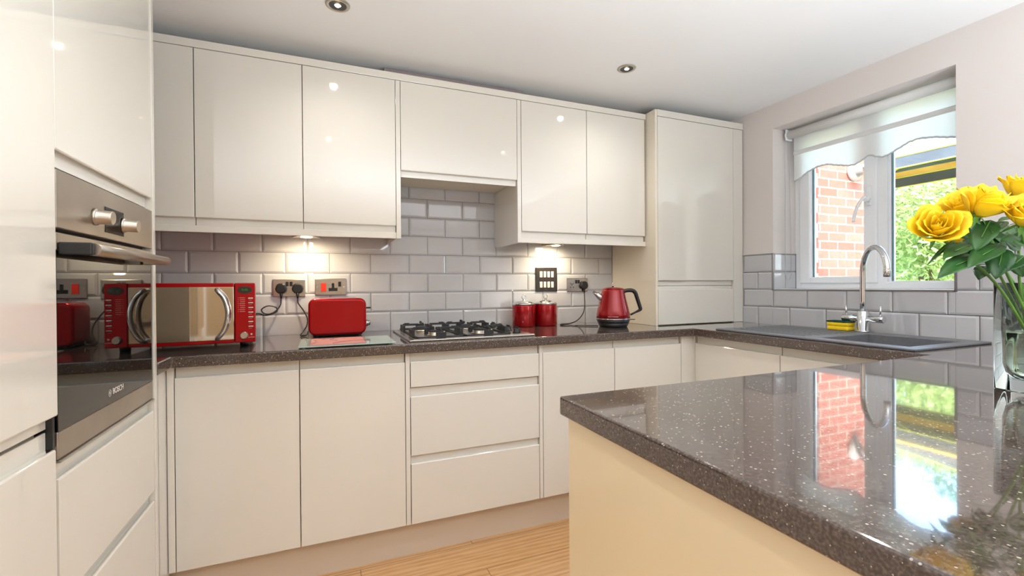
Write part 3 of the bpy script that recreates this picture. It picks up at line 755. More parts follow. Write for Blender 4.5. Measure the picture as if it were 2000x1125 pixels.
hp = [(.058,.196),(.075,.203),(.105,.204),(.124,.192),(.136,.160),(.150,.115),(.154,.098),(.146,.090),(.126,.080),(.098,.066)]
b = MB(); rad = [.010,.011,.0115,.0115,.011,.0105,.010,.008,.0055,.0055]
P3 = [Vector((kx, ky, ZW+z))+ax*x for x, z in hp]; sm = smooth_curve(P3, 4)
b.tube(sm, .01, 12, rad=[rad[min(int(i/4), 9)]+(rad[min(int(i/4)+1, 9)]-rad[min(int(i/4), 9)])*(i % 4)/4 for i in range(len(sm))]); b.build('handle', black, t)
b = MB(); o_ = Vector((kx, ky, ZW)); b.lathe_axis(o_-ax*.055+Vector((0,0,.155)), o_-ax*.112+Vector((0,0,.196)), [(0,.021),(.4,.017),(1,.008)], 20); b.build('spout', chrome, t)
b = MB(); b.rbox(-.016, -.007, -.002, .016, .007, .002, .001); o2 = b.build('switch', black, t); o2.location = (o_+ax*.106+Vector((0,0,.040)))-t.location; o2.rotation_euler = (0, 0, -yaw)
fw = Vector((math.sin(.69), -math.cos(.69), 0)); fw = (Vector((.6761, -2.5232, 0))-Vector((kx, ky, 0))).normalized()
lz = .0605; r_ = .0925
mx = Matrix.Translation(Vector((kx, ky, ZW+lz))+fw*.0950) @ Matrix.Rotation(math.atan2(fw.y, fw.x)+PI/2, 4, 'Z') @ Matrix.Rotation(PI/2, 4, 'X')
text_obj('maker_lettering', 'MORPHY RICHARDS', .0062, mx, print_w, t)

# ------------------------------------------------------------------ electrical fittings
def plate(m, x0, z0, x1, z1, y=-.0022, th=.007): m.rbox(x0, y-th, z0, x1, y, z1, .0025)
def hole3(m, x, z, y):
    m.box(x-.0028, y-.0006, z+.004, x+.0028, y, z+.014).box(x-.0125, y-.0006, z-.010, x-.0065, y, z-.005).box(x+.0065, y-.0006, z-.010, x+.0125, y, z-.005)
def plug(parent_none, x, z, label, group):
    t = thing('mains_plug', label, 'plug', (x, -.0095, z), group)
    pts = [(-.024, -.012), (-.026, .002), (-.020, .020), (-.008, .027), (.008, .027), (.020, .020), (.026, .002), (.024, -.012), (.012, -.022), (-.012, -.022)]
    m = MB(); m.prism(pts, .019, Matrix(((1,0,0,x),(0,0,-1,-.0098),(0,1,0,z),(0,0,0,1)))); m.build('plug_body', black, t, bevel=.006)
    m = MB(); m.lathe_axis((x, -.019, z-.020), (x, -.021, z-.048), [(0,.0075),(.5,.006),(1,.0035)], 14); m.build('cord_grip', black, t)
    return t
yp = -.0095
s1 = thing('double_socket', 'brushed steel double socket holding two black plugs above the microwave', 'socket', (.521, -.003, 1.14))
m = MB(); plate(m, .448, 1.098, .594, 1.184); m.build('face_plate', steel, s1, bevel=0)
for x in (.512, .530): MB().rbox(x-.0065, yp-.003, 1.150, x+.0065, yp+.001, 1.172, .001).build('rocker', black, s1)
m = MB(); hole3(m, .484, 1.134, yp); hole3(m, .558, 1.134, yp); m.build('pin_holes', black, s1)
s2 = thing('cooker_switch', 'brushed steel cooker switch with a red rocker and an empty socket above the toaster', 'switch', (.711, -.003, 1.14))
m = MB(); plate(m, .638, 1.103, .785, 1.188); m.build('face_plate', steel, s2)
MB().rbox(.666, yp-.004, 1.122, .690, yp+.001, 1.166, .0015).build('red_rocker', red_sw, s2)
MB().rbox(.748, yp-.003, 1.147, .762, yp+.001, 1.172, .001).build('rocker', black, s2)
m = MB(); m.box(.717, yp-.0008, 1.140, .729, yp, 1.164).box(.702, yp-.0008, 1.124, .744, yp, 1.140); m.build('socket_insert', black, s2)
m = MB()
for x in (.649, .774): m.cyl((x, yp, 1.145), (x, yp-.001, 1.145), .0035, n=12)
m.build('screw', chrome, s2)
s3 = thing('double_socket', 'brushed steel double socket with one black plug, left of the kettle', 'socket', (2.157, -.003, 1.147))
m = MB(); plate(m, 2.082, 1.105, 2.232, 1.190); m.build('face_plate', steel, s3)
for x in (2.148, 2.166): MB().rbox(x-.0065, yp-.003, 1.156, x+.0065, yp+.001, 1.178, .001).build('rocker', black, s3)
m = MB(); hole3(m, 2.118, 1.140, yp); hole3(m, 2.196, 1.140, yp)
for x, z in ((2.108,1.152),(2.128,1.152)): m.box(x-.002, yp-.0006, z, x+.002, yp, z+.006)
m.build('pin_holes', black, s3)
g = thing('switch_panel', 'dark square panel of eight white appliance switches above the canisters', 'switch', (1.941, -.003, 1.18))
m = MB(); plate(m, 1.868, 1.108, 2.014, 1.255, th=.006); m.build('face_plate', grid_m, g)
for j, z in enumerate((1.150, 1.213)):
    for i in range(4):
        x = 1.903+.0255*i; MB().rbox(x-.0085, -.0115, z-.018, x+.0085, -.0075, z+.018, .001).build('rocker', white_sw, g)
mk = MB()
for j, z in enumerate((1.150, 1.213)):
    for i in range(4):
        x = 1.903+.0255*i
        for q in range(3): mk.box(x-.0035, -.0121, z-.008+.007*q, x+.0025+.0012*((i+q) % 2), -.0115, z-.0068+.007*q)
mk.build('switch_print', mat('grey_print', '9A8F86', .6), g)
plug(None, .486, 1.137, 'black mains plug in the left side of the socket by the microwave', 'mains plugs')
plug(None, .559, 1.137, 'black mains plug in the right side of the socket by the microwave', 'mains plugs')
plug(None, 2.200, 1.143, 'black mains plug in the socket left of the kettle', 'mains plugs')
for o in [o for o in bpy.data.objects if o.get('group') == 'mains plugs']: del o['group']
m = MB(); m.tube(smooth_curve([(.486,-.021,1.088),(.483,-.026,1.06),(.468,-.04,1.035),(.44,-.05,1.018),(.415,-.055,1.022),(.405,-.055,1.04),(.43,-.05,1.056),(.462,-.045,1.050),(.470,-.042,1.034),(.455,-.045,1.020),(.42,-.05,1.012),(.395,-.052,1.02),(.37,-.055,1.02)], 8), .0032, 8)
tag(m.build('power_cord', black), 'black power cord looping behind the microwave', 'cord')
m = MB(); m.tube(smooth_curve([(.559,-.021,1.088),(.562,-.024,1.065),(.585,-.035,1.03),(.603,-.05,.99),(.600,-.07,.955),(.580,-.09,.925),(.574,-.11,.9145),(.588,-.125,.9140),(.603,-.125,.918),(.608,-.115,.932)], 8), .0030, 8)
tag(m.build('power_cord', black), 'black power cord hanging down to the toaster', 'cord')
m = MB(); m.tube(smooth_curve([(2.200,-.021,1.094),(2.200,-.024,1.06),(2.197,-.03,1.02),(2.175,-.045,.97),(2.12,-.07,.930),(2.05,-.095,.9142),(1.985,-.115,.9142),(1.962,-.15,.9142),(1.995,-.20,.9142),(2.05,-.25,.9142),(2.12,-.30,.9142)], 8), .0030, 8)
tag(m.build('power_cord', black), 'black power cord trailing from the socket to the kettle base', 'cord')

# ------------------------------------------------------------------ lights under the wall cabinets
def under_light(x, y, label):
    t = thing('cabinet_light', label, 'light', (x, y, ZG), group=None)
    m = MB(); m.prism([(-.065, .06), (.065, .06), (.03, -.045), (-.03, -.045)], -.018, Matrix.Translation((x, y, ZG+.0018))); m.build('housing', steel, t, bevel=.002)
    em = mat('warm_lens', 'FFF0D0', .4); bsdf(em).inputs['Emission Color'].default_value = rgb('FFE6B8'); bsdf(em).inputs['Emission Strength'].default_value = 22
    MB().cyl((x, y, ZG-.0165), (x, y, ZG-.0185), .024, n=24).build('lens', em, t)
    lamp('cabinet_light_glow', 'SPOT', (x, y, ZG-.021), 6.5, (1, .84, .58), aim=(0, .25, -1), spot_size=math.radians(172), spot_blend=.8, shadow_soft_size=.022)
under_light(.605, -.16, 'small triangular lit lamp under the cabinet above the microwave socket')
under_light(1.950, -.115, 'small triangular lit lamp under the cabinet above the switch panel')

# ------------------------------------------------------------------ ceiling downlights
def downlight(x, y, label, energy=6):
    t = thing('downlight', label, 'light', (x, y, ZC), group=None)
    m = MB(); m.lathe((x, y, ZC), [(-.0005,.0435),(-.004,.042),(-.006,.036),(-.0035,.031),(.0,.029)], 40); m.build('bezel', nickel, t)
    m = MB(); m.lathe((x, y, ZC), [(-.0035,.0305),(-.003,.027)], 32); m.build('inner_ring', black, t)
    gl = mat('lamp_glow', 'E9EDE6', .2); bsdf(gl).inputs['Emission Color'].default_value = rgb('FFE9CC'); bsdf(gl).inputs['Emission Strength'].default_value = 1.2
    m = MB(); m.lathe((x, y, ZC), [(-.0030,.026),(-.0015,.015),(-.0035,.012),(-.0045,.0)], 28); m.build('reflector', gl, t)
    gb_ = mat('lamp_bulb', 'FFFFFF', .2); bsdf(gb_).inputs['Emission Color'].default_value = rgb('FFE2B8'); bsdf(gb_).inputs['Emission Strength'].default_value = 30
    MB().cyl((x, y, ZC-.0045), (x, y, ZC-.0062), .0075, n=16).build('bulb', gb_, t)
    lamp('downlight_glow', 'SPOT', (x, y, ZC-.012), energy, (1, .96, .92), aim=(0, 0, -1), spot_size=math.radians(150), spot_blend=1.0, shadow_soft_size=.018)
downlight(.735, -.705, 'round nickel downlight in the ceiling above the left wall cabinets')
downlight(2.040, -.685, 'round nickel downlight in the ceiling near the tall cupboard')
for i, (x, y) in enumerate(((.72, -1.62), (1.98, -1.50), (.72, -3.0), (2.0, -3.0), (.72, -4.4), (2.0, -4.4))):
    downlight(x, y, 'round nickel downlight in the ceiling, %s' % ['left one above the floor beside the oven', 'one above the peninsula', 'left one behind the camera', 'right one behind the camera', 'left one by the rear window', 'right one by the rear window'][i], (10, 10, 9, 9, 6, 6)[i])

# ------------------------------------------------------------------ sink, tap, sponge
t = thing('sink', 'grey composite sink with a drainer let into the worktop below the window', 'sink', (2.79, -1.17, ZW))
sx0, sx1, sy0, sy1 = 2.535, 3.035, -1.603, -.745
bx0, bx1, bY0, bY1 = 2.60, 2.955, -1.553, -1.217
sxs = [sx0, bx0, bx1, sx1]; sys_ = [sy0, bY0, bY1, sy1]
m = slab(sxs, sys_, lambda i, j: not (i == 1 and j == 1), ZW+.0004, ZW+.0085); m.build('rim', grey_composite, t, bevel=.003)
m = MB(); zb = ZW-.17
for (a, b_, c, d) in ((bx0, bx0+.006, bY0, bY1), (bx1-.006, bx1, bY0, bY1)): m.box(a, c, zb, b_, d, ZW+.006)
m.box(bx0+.006, bY0, zb, bx1-.006, bY0+.006, ZW+.006).box(bx0+.006, bY1-.006, zb, bx1-.006, bY1, ZW+.006).box(bx0, bY0, zb-.006, bx1, bY1, zb)
m.build('bowl', grey_composite, t, bevel=.002)
MB().lathe(((bx0+bx1)/2, (bY0+bY1)/2, zb), [(.0002,.045),(.003,.045),(.004,.03),(.002,.0)], 28).build('waste', chrome, t)
m = MB()
for i in range(9): m.rbox(2.60+.042*i, -1.17, ZW+.0082, 2.612+.042*i, -.80, ZW+.0106, .001)
m.build('drainer_ribs', grey_composite, t)
tx, ty = 2.996, -1.172; zt0 = ZW+.0086
t = thing('mixer_tap', 'chrome swan neck mixer tap with two side levers behind the sink bowl', 'tap', (tx, ty, zt0))
MB().lathe((tx, ty, zt0), [(.0,.027),(.006,.027),(.008,.0225),(.095,.0225),(.098,.019)], 36).build('body', chrome, t)
dirv = Vector((-.145, -.188, 0)).normalized(); Rr = .108; zc = 1.195
pts = [Vector((tx, ty, zt0+.09)), Vector((tx, ty, 1.06)), Vector((tx, ty, 1.13)), Vector((tx, ty, zc))]
for i in range(1, 17):
    a = PI*i/16*1.02
    pts.append(Vector((tx, ty, zc))+dirv*(Rr-Rr*math.cos(a))+Vector((0,0,Rr*math.sin(a))))
pts.append(pts[-1]+Vector((0,0,-.006)))
MB().tube(pts, .0118, 20).build('spout', chrome, t)
MB().lathe_axis(pts[-1]+Vector((0,0,.018)), pts[-1]+Vector((0,0,-.012)), [(0,.0125),(.1,.0132),(.95,.0132),(1,.0105)], 24).build('nozzle', chrome, t)
for s_, lab in ((1, 'l'), (-1, 'r')):
    m = MB(); m.lathe_axis((tx, ty+s_*.02, zt0+.062), (tx, ty+s_*.088, zt0+.062), [(0,.013),(.25,.013),(.27,.016),(.98,.016),(1,.0145)], 26)
    m.cyl((tx, ty+s_*.072, zt0+.074), (tx, ty+s_*.074, zt0+.122), .0042, n=12); m.build('lever', chrome, t)
t = thing('sponge', 'yellow washing-up sponge with a green scourer top beside the tap', 'sponge', (3.0, -1.085, zt0))
spx, spy = 2.994, -1.078
def rsp(m, x0, y0, z0, x1, y1, z1, r=.006): m.rbox(x0, y0, z0, x1, y1, z1, r, 3)
m = MB(); rsp(m, spx-.03, spy-.046, zt0+.0006, spx+.03, spy+.052, zt0+.018); rsp(m, spx-.026, spy-.042, zt0+.014, spx+.026, spy+.048, zt0+.026, .003); rsp(m, spx-.03, spy-.046, zt0+.022, spx+.03, spy+.052, zt0+.039, .005)
so = m.build('foam', sponge_y, t)
m = MB(); rsp(m, spx-.031, spy-.047, zt0+.0392, spx+.031, spy+.053, zt0+.046, .002); m.build('scouring_pad', sponge_g, t)
for o in t.children: o.rotation_euler = (0, 0, 0)

# ------------------------------------------------------------------ vase, water and roses
vx, vy, vs, vh = 2.108, -2.050, .062, .232
def rr_prism(m, cx_, cy_, h, r, z0, z1, top=True, n=6):
    pts = rounded_rect(cx_-h, cy_-h, cx_+h, cy_+h, r, n)
    return pts
def loft(m, rings, smooth=True, cap0=True, cap1=True, mi=0):
    R = [[m.bm.verts.new(p) for p in r] for r in rings]; n = len(R[0])
    for A, B in zip(R, R[1:]):
        for i in range(n):
            f = m.bm.faces.new([A[i], A[(i+1)%n], B[(i+1)%n], B[i]]); f.smooth = smooth; f.material_index = mi
    if cap0: m.bm.faces.new(R[0][::-1])
    if cap1: m.bm.faces.new(R[-1])
def sq(h, r, z, n=6): return [(x, y, z) for x, y in rounded_rect(vx-h, vy-h, vx+h, vy+h, r, n)]
t = thing('glass_vase', 'thick clear square glass vase of yellow roses on the peninsula', 'vase', (vx, vy, ZW))
m = MB(); z0 = ZW+.0006
loft(m, [sq(vs-.002, .006, z0), sq(vs, .007, z0+.002), sq(vs, .007, z0+vh), sq(vs-.001, .007, z0+vh+.001), sq(vs-.008, .010, z0+vh+.001), sq(vs-.009, .012, z0+vh), sq(vs-.011, .016, z0+.06), sq(vs-.014, .022, z0+.040), sq(vs-.022, .026, z0+.030), sq(vs-.034, .020, z0+.026)], cap0=True, cap1=True)
vm = m.build('vase_glass', glass_m, t)
m = MB(); zwl = ZW+.125
loft(m, [sq(vs-.0345, .0195, z0+.0264), sq(vs-.0225, .0255, z0+.0304), sq(vs-.0145, .0215, z0+.0404), sq(vs-.0115, .0155, z0+.0604), sq(vs-.0105, .014, zwl)])
tag(m.build('vase_water', water_m), 'clear water filling half of the glass vase', 'water', kind='stuff')

def petal(m, c, axis, ref, w, h, cup, curl, ang, tilt, rad, seed):
    """one rose petal: a cupped sheet. axis = flower axis"""
    rnd = random.Random(seed); nx, ny = 6, 7; side = axis.cross(ref).normalized()
    out = (Quaternion(axis, ang) @ ref).normalized(); tan = axis.cross(out)
    V = []
    for j in range(ny+1):
        t_ = j/ny; ww = w*(math.sin(PI*min(1, .18+.62*t_))**.7)*(1 if t_ < .85 else 1-.55*((t_-.85)/.15)**2)
        row = []
        for i in range(nx+1):
            s_ = (i/nx-.5)*2
            th_ = s_*ww/max(rad, .008)*.5
            r_ = rad*(.35+.65*math.sin(PI*.5*min(1, t_*1.25)))*cup
            r_ += tilt*t_*t_*h + (curl*max(0, t_-.72)**1.4*h*3.0)
            zz = t_*h*(1-.10*abs(s_)**2) - curl*max(0, t_-.8)**2*h*2
            wob = .0012*math.sin(s_*5+seed)*t_
            p = c+out*math.cos(th_)*r_+tan*math.sin(th_)*r_*1.04+axis*(zz+wob)
            row.append(m.bm.verts.new(p))
        V.append(row)
    for j in range(ny):
        for i in range(nx):
            f = m.bm.faces.new([V[j][i], V[j][i+1], V[j+1][i+1], V[j+1][i]]); f.smooth = True
def leaf(m, base, d, up, L, Wd, bend=.2):
    d = d.normalized(); side = d.cross(up).normalized(); nrm = side.cross(d).normalized(); n = 9; rows = []
    for j in range(n+1):
        t_ = j/n; wj = Wd*.5*math.sin(PI*t_**.82)**.85*(1+.07*(j % 2)) if 0 < j < n else .0006
        c = base+d*(L*t_)-nrm*(bend*L*t_*t_)
        rows.append([m.bm.verts.new(c-side*wj+nrm*wj*.28), m.bm.verts.new(c-side*wj*.5+nrm*wj*.08), m.bm.verts.new(c), m.bm.verts.new(c+side*wj*.5+nrm*wj*.08), m.bm.verts.new(c+side*wj+nrm*wj*.28)])
    for A, B in zip(rows, rows[1:]):
        for k in range(4):
            f = m.bm.faces.new([A[k], A[k+1], B[k+1], B[k]]); f.smooth = True
def rose(center, axis, R, foot, label, leaves, seed, via=None, lv=()):
    rnd = random.Random(seed)
    c = Vector(center); axis = Vector(axis).normalized(); ref = axis.orthogonal().normalized(); H = R*1.35
    base = c-axis*(H*.5)
    t = thing('rose', label, 'rose', tuple(foot), group=None)
    m = MB(); k = 0
    for (cnt, rad, hh, ww, tilt, curl) in ((3, .16, .92, .5, -.02, 0), (4, .30, .98, .75, 0, .02), (5, .48, 1.0, .9, .05, .10), (5, .68, .95, 1.05, .12, .22), (6, .88, .82, 1.15, .20, .34)):
        for i in range(cnt):
            k += 1
            petal(m, base, axis, ref, ww*R, H*hh*rnd.uniform(.93, 1.05), 1.0, curl, 2*PI*i/cnt+k*.35+rnd.uniform(-.2, .2), tilt+rnd.uniform(-.03,.03), rad*R, seed*50+k)
    m.build('petals', petal_m, t, solid=.0006)
    m = MB()
    m.lathe_axis(base-axis*.010, base+axis*.006, [(0,.003),(.4,.007),(1,.010)], 12)
    for i in range(5):
        a = 2*PI*i/5+.3; o = (Quaternion(axis, a) @ ref)
        leaf(m, base, (o*.95-axis*(.25+.3*rnd.random())), axis, .030*rnd.uniform(.85, 1.3), .008, bend=.35)
    m.build('sepals', stem_m, t)
    foot = Vector(foot); rim = Vector(via) if via else Vector((vx, vy, z0+vh-.01)).lerp(base, .25)
    pts = smooth_curve([foot, foot.lerp(rim, .5), rim, rim.lerp(base, .55)+Vector((0,0,.006)), base-axis*.008], 7)
    m = MB(); m.tube(pts, .0028, 8)
    for q in (5, 11, 17, 22):
        if q < len(pts)-1:
            p = pts[q]; sd = Vector((rnd.uniform(-1,1), rnd.uniform(-1,1), .3)).normalized()
            m.lathe_axis(p, p+sd*.007, [(0,.0018),(1,.0)], 6, caps=False)
    m.build('stem', stem_m, t)
    for (frac, d, L, Wd) in leaves:
        p = pts[int(frac*(len(pts)-1))]; d = Vector(d)
        m = MB(); q = p+d.normalized()*.022
        leaf(m, q, d, Vector((0,0,1)), L, Wd, .25); mo_ = m.build('leaf', leaf_m, t, solid=.0005)
        m = MB(); m.tube([p, p.lerp(q, .5)+Vector((0,0,.002)), q, q+d.normalized()*L*.55-Vector((0,0,.004))], .0009, 6); m.build('leaf_stalk', stem_m, mo_)
    for (b_, e_, Wd) in lv:
        b_ = Vector(b_); e_ = Vector(e_); d = e_-b_; q = b_
        near = min(pts, key=lambda p_: (p_-b_).length)
        m = MB(); leaf(m, q, d, Vector((-.85, -.35, .75)), d.length, Wd, .18); mo_ = m.build('leaf', leaf_m, t, solid=.0005)
        m = MB(); m.tube([near, near.lerp(q, .5)+Vector((0,0,.003)), q, q+d*.6-Vector((0,0,.002))], .0009, 6); m.build('leaf_stalk', stem_m, mo_)
    return t
def FT(i): return (vx-.026+.011*(i % 3), vy-.022+.016*(i//2), z0+.034)
rose((1.8795, -1.9690, 1.2642), (-0.7941, -0.4841, 0.5577), .039, FT(0), 'yellow rose leaning furthest left, in front of the window view', [], 3, via=(1.9693, -2.0284, 1.1357),
     lv=[((1.9133, -1.9831, 1.2357), (1.8588, -1.9609, 1.1928), 0.010), ((1.9292, -2.0005, 1.2239), (1.8554, -1.9919, 1.2058), 0.036), ((1.9326, -2.0129, 1.1996), (1.8224, -2.0001, 1.1717), 0.040), ((1.9531, -1.9779, 1.2353), (1.9915, -1.9831, 1.2025), 0.034)])
rose((1.9339, -2.0236, 1.3091), (-0.0979, -0.5004, 0.8018), .042, FT(1), 'large open yellow rose at the top middle of the bunch', [], 5, via=(1.9800, -2.0435, 1.1440),
     lv=[((1.9558, -2.0220, 1.2736), (1.8996, -2.0208, 1.2172), 0.044), ((1.9613, -2.0354, 1.2218), (1.8636, -2.0278, 1.1893), 0.042), ((1.9523, -2.0426, 1.2126), (1.9103, -2.0472, 1.1585), 0.042), ((1.9841, -2.0229, 1.2727), (2.0539, -2.0299, 1.2926), 0.014), ((1.9710, -2.0394, 1.2301), (1.9888, -2.0576, 1.2123), 0.036), ((1.9315, -2.0338, 1.2450), (2.0020, -2.0302, 1.2855), 0.024)])
rose((1.9945, -1.9621, 1.3154), (-0.5031, -0.1713, 0.8046), .036, FT(2), 'yellow rose tucked behind the large open one at the top', [], 8, via=(2.0498, -2.0074, 1.1407),
     lv=[((1.9997, -1.9754, 1.2392), (1.9795, -1.9561, 1.2814), 0.034), ((1.9852, -2.0022, 1.1793), (1.9454, -2.0076, 1.1573), 0.028), ((2.0052, -1.9885, 1.2359), (1.9528, -1.9779, 1.2021), 0.040), ((2.0123, -1.9915, 1.2269), (2.0275, -1.9980, 1.1855), 0.040), ((1.9817, -1.9787, 1.2696), (1.9372, -1.9604, 1.2565), 0.012)])
rose((2.0837, -1.9342, 1.2542), (-0.0707, 0.3536, 0.5999), .030, FT(3), 'small yellow rose low down behind the leaves', [], 11, via=(2.1014, -2.0071, 1.1347),
     lv=[((2.0791, -1.9865, 1.2384), (2.1078, -2.0090, 1.2713), 0.044), ((2.0841, -1.9887, 1.2038), (2.0526, -1.9755, 1.2478), 0.046), ((2.0757, -1.9961, 1.2032), (2.1177, -2.0135, 1.1915), 0.044), ((2.0580, -1.9777, 1.2615), (2.0950, -1.9931, 1.2382), 0.044)])
rose((2.0625, -2.0331, 1.3472), (0.0707, -0.3536, 0.9001), .036, FT(4), 'yellow rose at the upper right edge of the photo', [], 13, via=(2.0386, -2.0352, 1.1395),
     lv=[((2.0374, -2.0342, 1.2326), (1.9860, -2.0237, 1.2641), 0.038), ((2.0252, -2.0401, 1.2210), (2.0389, -2.0564, 1.2518), 0.040), ((2.0181, -2.0373, 1.1996), (2.0185, -2.0485, 1.1565), 0.036), ((2.0356, -2.0334, 1.2521), (2.0431, -2.0475, 1.2230), 0.038)])
rose((1.9600, -2.0778, 1.2804), (-0.3671, -0.4977, 0.7041), .038, FT(5), 'yellow rose at the right edge, below its neighbour', [], 17, via=(1.9997, -2.0625, 1.1396),
     lv=[((1.9785, -2.0642, 1.2177), (1.9298, -2.0548, 1.2355), 0.036), ((1.9765, -2.0634, 1.1972), (1.9220, -2.0627, 1.1762), 0.034)])

# ------------------------------------------------------------------ outside
tag(MB().box(7.52, -30, -.45, 60, 30, -.201).build('lawn', grass_m), 'green lawn outside the kitchen window', 'grass', kind='stuff')
struct(MB().box(3.421, -20, -.41, 7.515, 20, -.201).build('patio_floor', paving_m))
t = thing('brick_wing', 'projecting red brick wing of the house just outside the window', 'building', (4.4, 1.2, -.2))
MB().box(3.422, .03, -.2, 5.44, 3.2, 3.1).build('brick_wall', brick_x, t)
MB().box(3.30, -.10, 3.1, 5.6, 3.3, 3.18).build('eaves_board', white_pl, t)
t = thing('boiler_flue', 'round steel boiler flue sticking out of the brick wall', 'flue', (4.92, .02, 2.10))
m = MB(); m.lathe_axis((4.93,.028,2.115), (4.93,-.015,2.115), [(0,.088),(.3,.088),(1,.062)], 32); m.build('wall_collar', mat('grey_rubber', 'A9A49E', .6), t)
m = MB(); m.lathe_axis((4.93,-.012,2.115), (4.93,-.115,2.115), [(0,.052),(.6,.052),(.62,.058),(.72,.058),(.74,.050),(1,.050)], 32); m.build('outlet', chrome, t)
m = MB(); m.cyl((4.93,-.1155,2.115), (4.93,-.117,2.115), .042, n=28); m.build('grille', black, t)

# parasol: dark canopy with yellow piping
t = thing('parasol', 'dark grey garden parasol with yellow piping standing beyond the brick wing', 'parasol', (9.4, 1.0, -.2))
cxp, cyp, hwx, hwy, ze, za = 9.4, 1.0, .80, 1.8, 3.02, 3.5
dark_fab = mottled(mat('charcoal_canvas', '4A4F55', .85), '454A50', '53585E', 3)
yel = mat('yellow_piping', 'E6D94A', .6); orange_f = mottled(mat('ochre_canvas', 'D79A4A', .8), 'CF8E3F', 'E2AE62', 4)
C4 = [(cxp-hwx, cyp-hwy), (cxp+hwx, cyp-hwy), (cxp+hwx, cyp+hwy), (cxp-hwx, cyp+hwy)]
m = MB(); a_ = (cxp, cyp, za)
for i in range(4):
    p, q = C4[i], C4[(i+1) % 4]
    m.mi = 0
    pa = [p[0]*.84+cxp*.16, p[1]*.84+cyp*.16]; qa = [q[0]*.84+cxp*.16, q[1]*.84+cyp*.16]; zq = ze+(za-ze)*.16
    m.mi = 1; m.poly([(*p, ze), (*q, ze), (*qa, zq), (*pa, zq)]); m.mi = 0; m.poly([(*pa, zq), (*qa, zq), a_])
m.build('canopy', [dark_fab, orange_f], t, solid=.004)
m = MB()
for i in range(4):
    p, q = C4[i], C4[(i+1) % 4]; m.poly([(*p, ze), (*q, ze), (*q, ze-.17), (*p, ze-.17)])
m.build('valance', dark_fab, t, solid=.004)
m = MB()
for i in range(4):
    p, q = C4[i], C4[(i+1) % 4]
    m.tube([(*p, ze), (*q, ze)], .012, 6); m.tube([(*p, ze-.17), (*q, ze-.17)], .009, 6); m.tube([(*p, ze), a_], .014, 6)
m.build('piping', yel, t)
MB().cyl((cxp, cyp, -.19), (cxp, cyp, za), .025, n=16).build('pole', alu, t)
MB().rbox(cxp-.3, cyp-.3, -.2, cxp+.3, cyp+.3, -.12, .02).build('foot_base', black_matt, t)

def foliage(name, blobs, n, size, mt, label, cat, trunk=None, seed=1):
    rnd = random.Random(seed); cx_ = sum(b[0] for b in blobs)/len(blobs); cy_ = sum(b[1] for b in blobs)/len(blobs)
    t = thing(name, label, cat, (cx_, cy_, -.2)); m = MB()
    vol = [b[3]*b[4]*b[5] for b in blobs]; tot = sum(vol)
    for b, v in zip(blobs, vol):
        for _ in range(int(n*v/tot)):
            d = Vector((rnd.gauss(0,1), rnd.gauss(0,1), rnd.gauss(0,1))).normalized(); r = rnd.uniform(.55, 1.05)
            c = Vector((b[0]+d.x*b[3]*r, b[1]+d.y*b[4]*r, b[2]+d.z*b[5]*r))
            if c.z < -.19+size*1.3: continue
            u = Vector((rnd.gauss(0,1), rnd.gauss(0,1), rnd.gauss(0,1))).normalized(); w_ = u.orthogonal().normalized(); s_ = size*rnd.uniform(.6, 1.3)
            m.poly([c-u*s_, c+w_*s_*.5, c+u*s_, c-w_*s_*.5])
    m.build('foliage', mt, t)
    if trunk:
        m = MB(); m.tube(smooth_curve(trunk, 5), .1, 10, rad=[.16-.004*i for i in range(5*(len(trunk)-1)+1)]); m.build('trunk', bark_m, t)
    return t
foliage('garden_tree', [(13.5,3.6,3.2,2.0,1.7,1.7),(13.0,2.4,2.4,1.4,1.2,1.3),(14.5,4.8,2.2,1.6,1.4,1.5),(13.2,3.0,1.0,1.2,1.2,1.0)], 26000, .07, tree_m, 'bright green leafy tree seen through the right pane', 'tree', [(13.6,3.6,-.2),(13.5,3.6,1.2),(13.6,3.7,2.6)], 2)
foliage('garden_tree', [(18.5,4.0,5.0,2.6,2.2,2.4),(19.5,7.0,4.6,2.4,2.2,2.4),(18.5,.8,4.5,2.2,2.0,2.2)], 20000, .12, tree2_m, 'darker bluish green tree standing behind the bright one', 'tree', [(19,4,-.2),(19,4,2.2),(19,4.1,4.2)], 3)
foliage('flowering_shrub', [(11.2,3.2,.25,.8,1.0,.5),(11.4,2.3,.15,.6,.7,.42)], 5000, .06, bush_m, 'low flowering shrub at the foot of the bright tree', 'shrub', None, 4)
foliage('hedge', [(22,y,1.2,1.0,1.6,1.6) for y in (-3,0,3,6,9,12)], 14000, .13, tree_m, 'long green hedge at the far side of the lawn', 'hedge', None, 6)
# railing
t = thing('metal_railing', 'black metal railing low down beyond the lawn', 'railing', (12.6, 2.6, -.2))
for i in range(14): MB().box(12.6, 1.55+i*.12, -.2, 12.615, 1.565+i*.12, .95).build('bar', black, t)
m = MB(); m.box(12.595, 1.5, .90, 12.62, 3.2, .93).box(12.595, 1.5, -.05, 12.62, 3.2, -.02); m.build('rail', black, t)
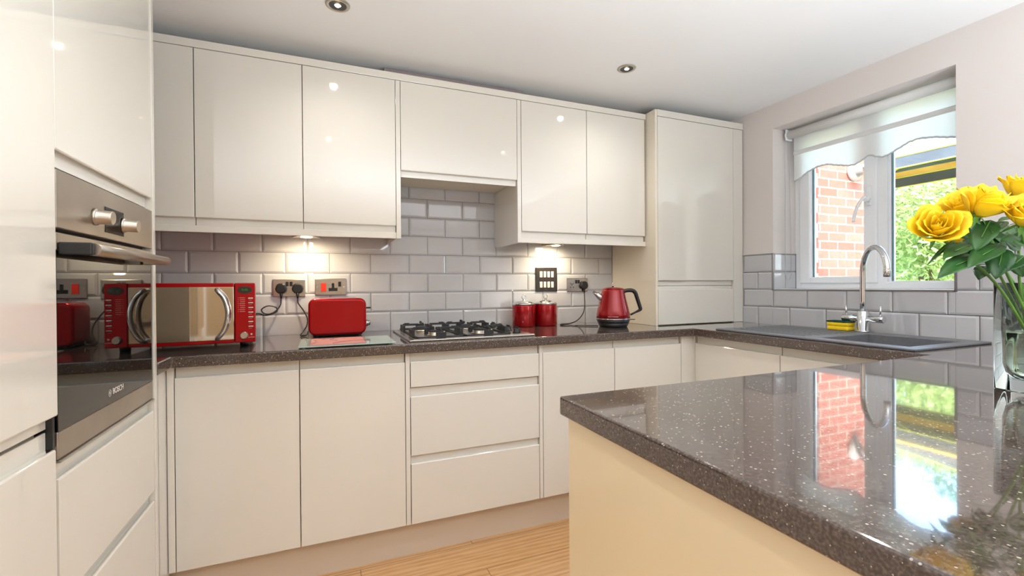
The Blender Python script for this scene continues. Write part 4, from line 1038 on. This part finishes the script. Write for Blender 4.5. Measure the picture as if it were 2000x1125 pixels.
# pale blue car, mostly hidden by the roses
t = thing('parked_car', 'pale blue parked car far away behind the rose leaves', 'car', (16.5, 3.4, -.2))
car_p = mat('pale_blue_paint', 'A9C6DA', .2, .3, Coat_Weight=1.0); car_g = mat('car_glass', '5C7387', .05, .2)
def side_prism(m, pts, y0, y1): m.prism(pts, y1-y0, Matrix(((1,0,0,16.5),(0,0,1,y0),(0,1,0,-.2),(0,0,0,1))))
m = MB(); side_prism(m, [(-2.0,.35),(-1.98,.75),(-1.1,.92),(1.5,.98),(1.95,.8),(2.0,.35)], 2.5, 4.1); side_prism(m, [(-1.1,.92),(-.45,1.42),(.9,1.45),(1.5,.98)], 2.62, 3.98); m.build('body', car_p, t, bevel=.04)
m = MB(); side_prism(m, [(-.95,.97),(-.40,1.37),(.82,1.39),(1.32,1.02)], 2.60, 4.0); m.build('side_windows', car_g, t)
m = MB(); m.poly([(15.43,2.68,.745),(15.43,3.92,.745),(16.02,3.9,1.19),(16.02,2.7,1.19)]); m.build('windscreen', car_g, t, solid=.02)
for x in (15.2, 17.8):
    for y in (2.5, 3.98):
        MB().cyl((x, y, .12), (x, y+.14, .12), .31, n=28).build('wheel', black, t)
# neighbouring house, seen reflected in the gloss doors and worktop
t = thing('neighbour_house', 'red brick house with white sash windows across the garden', 'house', (12, -10, -.2))
HX = 11.0
MB().box(HX, -17, -.2, HX+6, -5.6, 5.6).build('brick_wall', brick_y, t)
m = MB(); m.prism([(-.4,0),(3.0,2.2),(6.4,0)], 11.8, Matrix(((1,0,0,HX),(0,0,1,-17.2),(0,1,0,5.6),(0,0,0,1)))); m.build('roof', mat('slate', '5C5B60', .8), t)
wg = mat('house_window_glass', 'DDE4EA', .15)
def sash(y0, y1, z0_, z1_, nx_, nz_):
    m = MB(); fr_ = .06
    m.box(HX-.05, y0, z0_, HX, y0+fr_, z1_).box(HX-.05, y1-fr_, z0_, HX, y1, z1_).box(HX-.05, y0, z0_, HX, y1, z0_+fr_).box(HX-.05, y0, z1_-fr_, HX, y1, z1_)
    for i in range(1, nx_): y = y0+(y1-y0)*i/nx_; m.box(HX-.045, y-.02, z0_, HX-.004, y+.02, z1_)
    for i in range(1, nz_): z = z0_+(z1_-z0_)*i/nz_; m.box(HX-.045, y0, z-.02, HX-.004, y1, z+.02)
    o = m.build('window', white_pl, t); MB().box(HX-.02, y0+.01, z0_+.01, HX-.003, y1-.01, z1_-.01).build('pane', wg, o)
for yc in (-6.6, -8.6, -9.8, -12.0, -13.6, -15.6):
    sash(yc-.5, yc+.5, 1.35, 3.1, 3, 4) if yc not in (-8.6,) else sash(yc-.3, yc+.3, 1.0, 2.0, 2, 3)
    sash(yc-.45, yc+.45, 3.9, 5.2, 3, 3)
sash(-8.9, -8.3, 2.35, 3.4, 2, 3)
